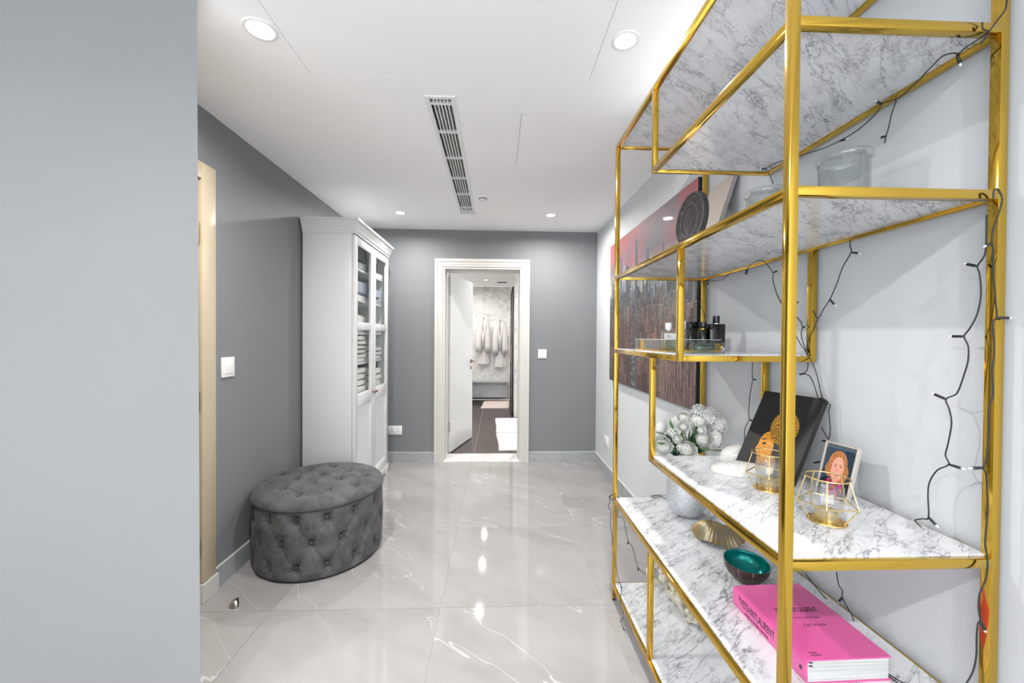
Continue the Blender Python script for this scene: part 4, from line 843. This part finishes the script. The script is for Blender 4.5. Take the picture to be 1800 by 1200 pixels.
# ================================================================ city print on the right wall
def city_fn(nu, nv):
    rng = np.random.default_rng(12); u, v = np.meshgrid(np.linspace(0, 1, nu), np.linspace(0, 1, nv))
    def fbm(sx, sy, oc=4, seed=0):
        r = np.random.default_rng(seed); out = np.zeros((nv, nu)); amp = 1.0
        for o_ in range(oc):
            gx, gy = int(sx * 2 ** o_) + 2, int(sy * 2 ** o_) + 2; g_ = r.random((gy, gx)); xi = u * (gx - 1.001); yi = v * (gy - 1.001); x0 = xi.astype(int); y0 = yi.astype(int); fx = xi - x0; fy = yi - y0; fx = fx * fx * (3 - 2 * fx); fy = fy * fy * (3 - 2 * fy)
            out += amp * ((g_[y0, x0] * (1 - fx) + g_[y0, x0 + 1] * fx) * (1 - fy) + (g_[y0 + 1, x0] * (1 - fx) + g_[y0 + 1, x0 + 1] * fx) * fy); amp *= .5
        return out / 1.9
    n = fbm(4, 3, 4, 1)[..., None]; k = np.clip((n - .30) * 3.2, 0, 1); sky = np.array([112, 104, 112]) * (1 - k) + np.array([168, 92, 98]) * k
    low = np.clip((.80 - v) / .16, 0, 1)[..., None]; sky = sky * (1 - low) + np.array([196, 192, 172]) * low; red = np.clip((v - .86) / .14, 0, 1)[..., None] * .3; sky = sky * (1 - red) + np.array([130, 70, 78]) * red
    c = sky.copy()
    for layer, (base, hmin, hmax, wmin, wmax, col) in enumerate(((.60, .06, .24, .012, .030, (122, 132, 138)), (.56, .05, .22, .010, .028, (84, 94, 102)), (.52, .04, .16, .010, .026, (66, 70, 76)), (.46, .03, .13, .010, .024, (92, 80, 76)), (.38, .03, .13, .012, .03, (80, 66, 62)), (.28, .03, .13, .014, .036, (86, 68, 62)), (.16, .04, .14, .018, .05, (84, 64, 58)), (.02, .05, .16, .03, .07, (82, 58, 54)))):
        x = 0.0
        while x < 1:
            w_ = rng.uniform(wmin, wmax); h_ = base + rng.uniform(hmin, hmax) * (rng.random() ** (1.6 if layer < 3 else 1)) + (.05 * math.sin(x * 9) if layer < 2 else 0); t_ = rng.uniform(.62, 1.28); m_ = (u >= x) & (u < x + w_) & (v < h_) & (v > base - .22); cc = np.array(col) * t_
            if layer > 3 and rng.random() < .35: cc = cc * np.array([1.05, .85, .82])
            c[m_] = cc; win_ = m_ & (np.sin(v * rng.uniform(480, 760)) > .1) & (np.sin((u - x) / w_ * rng.integers(3, 7) * 6.28) > -.2); bright = rng.random() < .5
            c[win_] = np.clip(cc * (1.42 if bright else .68) + (8 if bright else 0), 0, 215); roof = m_ & (v > h_ - .006); c[roof] = cc * 1.5
            x += w_ * rng.uniform(.6, 1.0)
    tw = (np.abs(u - .43) < .018 - .03 * np.clip(v - .80, 0, .4)) & (v < .92); c[tw] = np.array([70, 84, 96]); c[(np.abs(u - .43) < .0025) & (v < .97) & (v > .6)] = (66, 78, 92)
    c[(np.abs(u - .20) < .014) & (v < .86) & (v > .5)] = (76, 88, 98); c[(np.abs(u - .57) < .012) & (v < .83) & (v > .5)] = (72, 82, 92)
    st = (u > .72) & (v < .36); rs = np.array([104, 70, 66]) * (.55 + .9 * fbm(60, 5, 3, 7)[..., None]); c[st] = rs[st]
    ln = st & ((np.sin(u * 260 + 3 * fbm(6, 6, 2, 9)) > .93)); c[ln] = (166, 140, 132); dg = st & (np.abs(((u - .72) * 1.4 + v * .9) % .16 - .08) < .004); c[dg] = (150, 116, 106)
    for (a, b) in ((.62, .665), (.36, .42)): rd = (u > a) & (u < b) & (v < .30); c[rd] = (84, 76, 70) if a > .5 else (62, 62, 66)
    for k in range(26):
        x, y = rng.uniform(.37, .41), rng.uniform(.02, .29); c[(np.abs(u - x) < .003) & (np.abs(v - y) < .006)] = (205, 200, 190)
    grain = np.clip(.35 + .95 * fbm(150, 30, 3, 21) + .35 * fbm(30, 90, 3, 22), .3, 1.75)[..., None]; low_ = np.clip((.66 - v) / .12, 0, 1)[..., None]; c = c * (1 - low_ + low_ * grain); c = c * (1 - .30 * low_) + .30 * low_ * np.array([88, 74, 72])
    sp_ = (rng.random((nv, nu)) > .985) & (v < .5) & ~st; c[sp_] = np.clip(c[sp_] * 1.5 + 15, 0, 200)
    return c
PX = 1.0525; PYa, PYb, PZ0, PZ1 = 2.034, 3.637, .966, 2.203
t = thing('city_picture', 'large unframed city skyline print under a pink sky on the right wall', 'picture', (PX, 2.83, PZ0))
MB().bbox(PX, XR - .001, PYa, PYb, PZ0, PZ1, .001).build('canvas_block', 'dark', t)
M['city_print'] = print_mat('city_print', .6, .35)
painted('city_print', city_fn, 560, 420, lambda u, v: (PX - .0005, PYb - .001 - (PYb - PYa - .002) * u, PZ0 + .001 + (PZ1 - PZ0 - .002) * v), M['city_print'], t)

# ================================================================ tufted ottoman
OX, OY, OR, OH = -1.1125, 2.53, .366, .392
ot = thing('tufted_ottoman', 'round grey velvet ottoman with deep button tufting by the grey wall', 'ottoman', (OX, OY, 0))
NB = 14; ROWS = (.338, .207, .076); PH0 = R(-113)
def tuft(a, b):            # lattice coordinates; buttons where both are whole numbers
    da, db = abs(a - round(a)), abs(b - round(b)); d2 = da * da + db * db; d = math.sqrt(d2); an = math.atan2(b - round(b), a - round(a))
    cre = .34 * math.exp(-(da / .024)) + .34 * math.exp(-(db / .024))
    dim = .85 * math.exp(-d2 / .014) + .75 * math.exp(-d2 / .075)
    wr = .13 * math.cos(11 * an + 2 * math.sin(3 * an)) * math.exp(-((d - .17) / .12) ** 2)
    return dim + cre * (.35 + .65 * math.exp(-d * 2.2)) + wr
dz = (ROWS[0] - ROWS[2]) / 2
def side(u, v):
    th = 2 * PI * u; z = .014 + (OH - .014) * v; s = (th - PH0) / (2 * PI / NB); tt = (z - ROWS[2]) / dz
    fade = min(1, max(0, (z - .012) / .03)) * min(1, max(0, (OH - z) / .03))
    r = OR + .008 * fade - .030 * tuft(s + tt / 2, s - tt / 2) * fade if tt <= 2.35 and tt >= -.45 else OR + .008 * fade - .030 * tuft(s + tt / 2, s - tt / 2) * fade * .25
    if v > .985: r -= .006
    return (OX + r * math.cos(th), OY + r * math.sin(th), z)
body = MB().grid(side, 560, 84, True).build('body', 'velvet', ot, True)
MB().lathe([(.0005, 0), (OR - .006, 0), (OR - .004, .004), (OR - .004, .016), (.0005, .016)], 96, (OX, OY, 0)).build('base_band', 'dark', ot)
ca, sa = .874, .486
def lat(x, y): al = x * ca + y * sa; pe = -x * sa + y * ca; k = (pe + .207) / .14; i = (al + .138) / .155; return i + k / 2, i - k / 2
LT = .066
def lid(u, v):
    th = 2 * PI * u; q = math.sin(PI / 2 * (1 - v) ** .8) if v < 1 else 0.0; RR = OR + .010
    r = RR * q; z0 = OH + .006 + (LT - .004) * max(0.0, 1 - q ** 6) ** .42
    x, y = r * math.cos(th), r * math.sin(th); f = max(0.0, min(1, (RR - .030 - r) / .055)); f = f * f * (3 - 2 * f); a, b = lat(x, y)
    return (OX + x, OY + y, z0 - .025 * tuft(a, b) * f)
MB().grid(lid, 300, 130, True).build('lid', 'velvet', ot, True)
MB().tube([(OX + (OR + .003) * math.cos(2 * PI * i / 120), OY + (OR + .003) * math.sin(2 * PI * i / 120), OH + .004) for i in range(120)], .0042, 8, True).build('piping', 'velvet', ot, True)
btn = MB().ball((0, 0, 0), (.011, .011, .006), 14, 8).build('button', 'velvet', ot, True); first = True
btn.matrix_parent_inverse = Matrix.Identity(4)
spots = []
for k, z in enumerate(ROWS):
    for i in range(NB):
        th = PH0 + (i + (.5 if k == 1 else 0)) * 2 * PI / NB; r = OR - .024; spots.append(((OX + r * math.cos(th), OY + r * math.sin(th), z), Vector((math.cos(th), math.sin(th), 0))))
for i in range(-6, 7):
    for k in range(-4, 8):
        pe = -.207 + .14 * k; al = -.138 + .155 * (i + (.5 if k % 2 else 0)); x, y = al * ca - pe * sa, al * sa + pe * ca
        if math.hypot(x, y) < OR - .055: spots.append(((OX + x, OY + y, OH + LT - .026), Vector((0, 0, 1))))
for p, n in spots:
    o = btn if first else btn.copy()
    if not first: COL.objects.link(o); o.parent = ot; o.matrix_parent_inverse = Matrix.Identity(4)
    first = False; u, w, d = frame_of(n); o.matrix_basis = axes(Vector(p) - WM[ot.name].translation, u, w, d)

# ================================================================ white glass-door cabinet
CX0, CX1, CY0, CY1, CZ = -1.478, -1.088, 3.035, 3.955, 2.145
cb = thing('glass_cabinet', 'tall white cabinet with two glass doors and a moulded cornice', 'cabinet', (CX0, 3.5, 0)); TH = .020
def cbx(name, b, m='white', r=.001): return MB().bbox(*b, r).build(name, m, cb, angle=30)
cbx('side_panel', (CX0, CX1 - .022, CY0, CY0 + TH, .06, CZ)); cbx('side_panel', (CX0, CX1 - .022, CY1 - TH, CY1, .06, CZ)); cbx('back_panel', (CX0, CX0 + .008, CY0 + TH, CY1 - TH, .06, CZ)); cbx('top_panel', (CX0, CX1 - .022, CY0 + TH, CY1 - TH, CZ - TH, CZ)); cbx('bottom_panel', (CX0, CX1 - .022, CY0 + TH, CY1 - TH, .09, .11))
SHZ = (1.905, 1.655, 1.385, 1.135, .885)
for z in SHZ: cbx('shelf', (CX0 + .008, CX1 - .045, CY0 + TH, CY1 - TH, z - .018, z))
# cornice: a moulding profile swept along near side, front and far side
pro = [(0, CZ - .012), (.006, CZ - .012), (.006, CZ + .002), (.012, CZ + .012), (.018, CZ + .03), (.032, CZ + .062), (.036, CZ + .078), (.042, CZ + .08), (.042, CZ + .098), (0, CZ + .098)]
cn = MB(); k = len(pro); pts = []
for i, (x, y, nx, ny) in enumerate(((CX0, CY0, 0, -1), (CX1, CY0, 1, -1), (CX1, CY1, 1, 1), (CX0, CY1, 0, 1))):
    for (o_, z) in pro: pts.append((x + nx * o_ - (.0 if nx else 0), y + ny * o_, z))
cn.add(pts, [(a * k + j, (a + 1) * k + j, (a + 1) * k + (j + 1) % k, a * k + (j + 1) % k) for a in range(3) for j in range(k)] + [tuple(range(k)), tuple(range(4 * k - 1, 3 * k - 1, -1)), (k - 1, 2 * k - 1, 3 * k - 1, 4 * k - 1)])
cn.build('cornice', 'white', cb)
pn = MB(); pn.bbox(CX0, CX1 + .010, CY0 - .010, CY0 + .012, 0, .082, .002); pn.bbox(CX0, CX1 + .010, CY1 - .012, CY1 + .010, 0, .082, .002); pn.bbox(CX1 - .012, CX1 + .010, CY0, CY0 + .10, 0, .082, .002); pn.bbox(CX1 - .012, CX1 + .010, CY1 - .10, CY1, 0, .082, .002); pn.bbox(CX1 - .012, CX1 + .010, CY0 + .1, CY1 - .1, .03, .082, .002); pn.build('plinth', 'white', cb, angle=30)
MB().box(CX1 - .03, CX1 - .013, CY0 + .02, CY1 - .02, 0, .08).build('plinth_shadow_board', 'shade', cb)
def cdoor(y0, y1, kn):
    x0, x1 = CX1 - .020, CX1; z0, z1 = .088, CZ - .016; st = .066; d = thing_part = MB()
    d.bbox(x0, x1, y0, y0 + st, z0, z1, .0015); d.bbox(x0, x1, y1 - st, y1, z0, z1, .0015); d.bbox(x0, x1, y0 + st, y1 - st, z1 - .066, z1, .0015); d.bbox(x0, x1, y0 + st, y1 - st, z0, z0 + .075, .0015)
    d.bbox(x0, x1, y0 + st, y1 - st, .80, .895, .0015); d.bbox(x0, x1, y0 + st, y1 - st, 1.405, 1.465, .0015); d.box(x0 + .003, x1 - .012, y0 + st, y1 - st, z0 + .075, .80)
    for (a, b) in ((z0 + .075, .80),):
        for q in (0, 1): d.bbox(x1 - .012, x1 - .005, y0 + st + .004, y1 - st - .004, (a if q == 0 else b - .012), (a + .012 if q == 0 else b), .002)
        d.bbox(x1 - .012, x1 - .005, y0 + st, y0 + st + .012, a, b, .002); d.bbox(x1 - .012, x1 - .005, y1 - st - .012, y1 - st, a, b, .002)
    o = d.build('door', 'white', cb, angle=30)
    for (a, b) in ((.895, 1.405), (1.465, z1 - .066)): MB().box(x0 + .008, x0 + .011, y0 + st - .003, y1 - st + .003, a - .003, b + .003).build('pane', 'glass', o)
    kb = MB().lathe([(.0005, 0), (.007, 0), (.0055, .010), (.0055, .014), (.012, .020), (.0125, .026), (.008, .030), (.0005, .031)], 20); kb.xf(Matrix.Translation((x1, kn, .868)) @ Matrix.Rotation(R(90), 4, 'Y')); kb.build('knob', 'bronze', o, True)
ym = (CY0 + CY1) / 2; cdoor(CY0 + .002, ym - .0015, ym - .030); cdoor(ym + .0015, CY1 - .002, ym + .030)
# linen folded on the cabinet shelves
def cloth(name, c): m = mat(name, c, .9); bump(m, noise(m, coords(m), 110, 4), .55, .005); M[name] = m
cloth('linen_white', (.76, .745, .72)); cloth('linen_cream', (.66, .62, .56)); cloth('linen_charcoal', (.085, .088, .10)); cloth('linen_grey', (.27, .28, .31)); cloth('linen_bluegrey', (.33, .36, .44))
def folded(label, y, z, w, h, m, cat='towel', x=-1.27, d=.26, folds=3, seed=0, grp='folded linen in the cabinet'):
    rn = random.Random(seed); ph = rn.uniform(0, 6); o = MB()
    def f(u, v):
        a = 2 * PI * u; ca_, sa_ = math.cos(a), math.sin(a); e = .32
        yy = w / 2 * abs(ca_) ** e * (1 if ca_ > 0 else -1); zz = h / 2 * abs(sa_) ** e * (1 if sa_ > 0 else -1)
        xx = (v - .5) * d; k = min(1, min(v, 1 - v) * 9) ** .5
        lay = 1 + .045 * math.cos((zz / h + .5) * folds * 2 * PI); sag = .010 * math.sin(5 * v + 2 * yy / w + ph)
        return (x + xx * (.97 + .03 * lay) + .006 * math.sin(7 * yy + ph), y + yy * (.93 + .07 * k) * lay, z + max(.0005, h / 2 + zz * (.80 + .20 * k) + (sag * .5 if zz > 0 else 0)))
    o.grid(f, 48, 22, True); b = len(o.v) - 48 * 22
    o.add([o.v[i * 22] for i in range(48)], [tuple(range(48))]); o.add([o.v[i * 22 + 21] for i in range(48)], [tuple(range(47, -1, -1))])
    return tag(o.build('folded_linen', m, None, True), label, cat, grp)
def stack(y, z, items, w=.27):
    for i, (h, m, lab_, f_) in enumerate(items):
        folded(lab_, y, z + .0006, w - .006 * i, h, m, folds=f_, seed=int(y * 100) + i * 7 + int(z * 10)); z += h + .006
YL, YR = 3.355, 3.785
stack(YL, SHZ[0], [(.062, 'linen_grey', 'grey folded blanket under the charcoal knitted one on the top cabinet shelf', 2), (.13, 'linen_charcoal', 'charcoal knitted blanket topmost behind the near glass door', 3)])
stack(YR, SHZ[0], [(.05, 'linen_white', 'single white folded towel on the top cabinet shelf behind the far door', 2)])
stack(YL, SHZ[1], [(.045, 'linen_white', 'white folded cloth under the blue-grey blanket', 2), (.11, 'linen_bluegrey', 'blue-grey plump folded blanket on the second cabinet shelf, near door', 3)])
stack(YR, SHZ[1], [(.055, 'linen_grey', 'grey folded blanket lowest behind the far door, second shelf', 2), (.085, 'linen_bluegrey', 'pale blue-grey folded blanket upper of two behind the far door', 2)])
stack(YL, SHZ[2] + .0, [(.06, 'linen_white', 'thick white towel lower of two on the third cabinet shelf', 2), (.075, 'linen_white', 'thick white towel upper of two on the third cabinet shelf', 2)])
stack(YR, SHZ[2], [(.04, 'linen_cream', 'cream towel lower of two on the third shelf behind the far door', 1), (.04, 'linen_white', 'white towel upper of two on the third shelf behind the far door', 1)])
stack(YL, SHZ[3], [(.031, 'linen_white', 'white towel, ' + s_ + ' of the six stacked on the fourth cabinet shelf', 1) for s_ in ('lowest', 'second up', 'third up', 'fourth up', 'fifth up', 'topmost')], .25)
stack(YR, SHZ[3], [(.034, 'linen_white', 'white towel, ' + s_ + ' of the short stack behind the far door', 1) for s_ in ('lowest', 'second up', 'topmost')], .24)
stack(YL, SHZ[4], [(.046, 'linen_white', 'rumpled white towel, ' + s_ + ' on the lowest glazed shelf behind the near door', 1) for s_ in ('lowest', 'second up', 'third up', 'topmost')], .27)
stack(YR, SHZ[4], [(.05, 'linen_white', 'rumpled white towel, ' + s_ + ' on the lowest glazed shelf behind the far door', 1) for s_ in ('lowest', 'second up', 'topmost')], .25)
M['wrought'] = mat('dark_pewter', (.09, .09, .085), .5, .6)
for z, lb in ((SHZ[0] + .0525, 'dark metal quatrefoil ornament on the white towel, top cabinet shelf'), (SHZ[4] + .153, 'dark metal quatrefoil ornament on the towels, lowest glazed shelf')):
    t = thing('quatrefoil_ornament', lb, 'ornament', (-1.155, YR + .02, z), 'quatrefoil ornaments')
    q = MB(); 
    for k in range(4):
        a = k * PI / 2; q.tube([(-1.155, YR + .02 + .021 * math.cos(a) + .013 * math.cos(2 * PI * i / 16), z + .045 + .021 * math.sin(a) + .013 * math.sin(2 * PI * i / 16)) for i in range(16)], .004, 6, True)
    q.ball((-1.155, YR + .02, z + .045), .009, 10, 8); q.build('lobes', 'wrought', t, True); MB().box(-1.165, -1.145, YR + .0, YR + .04, z, z + .008).build('foot', 'wrought', t)
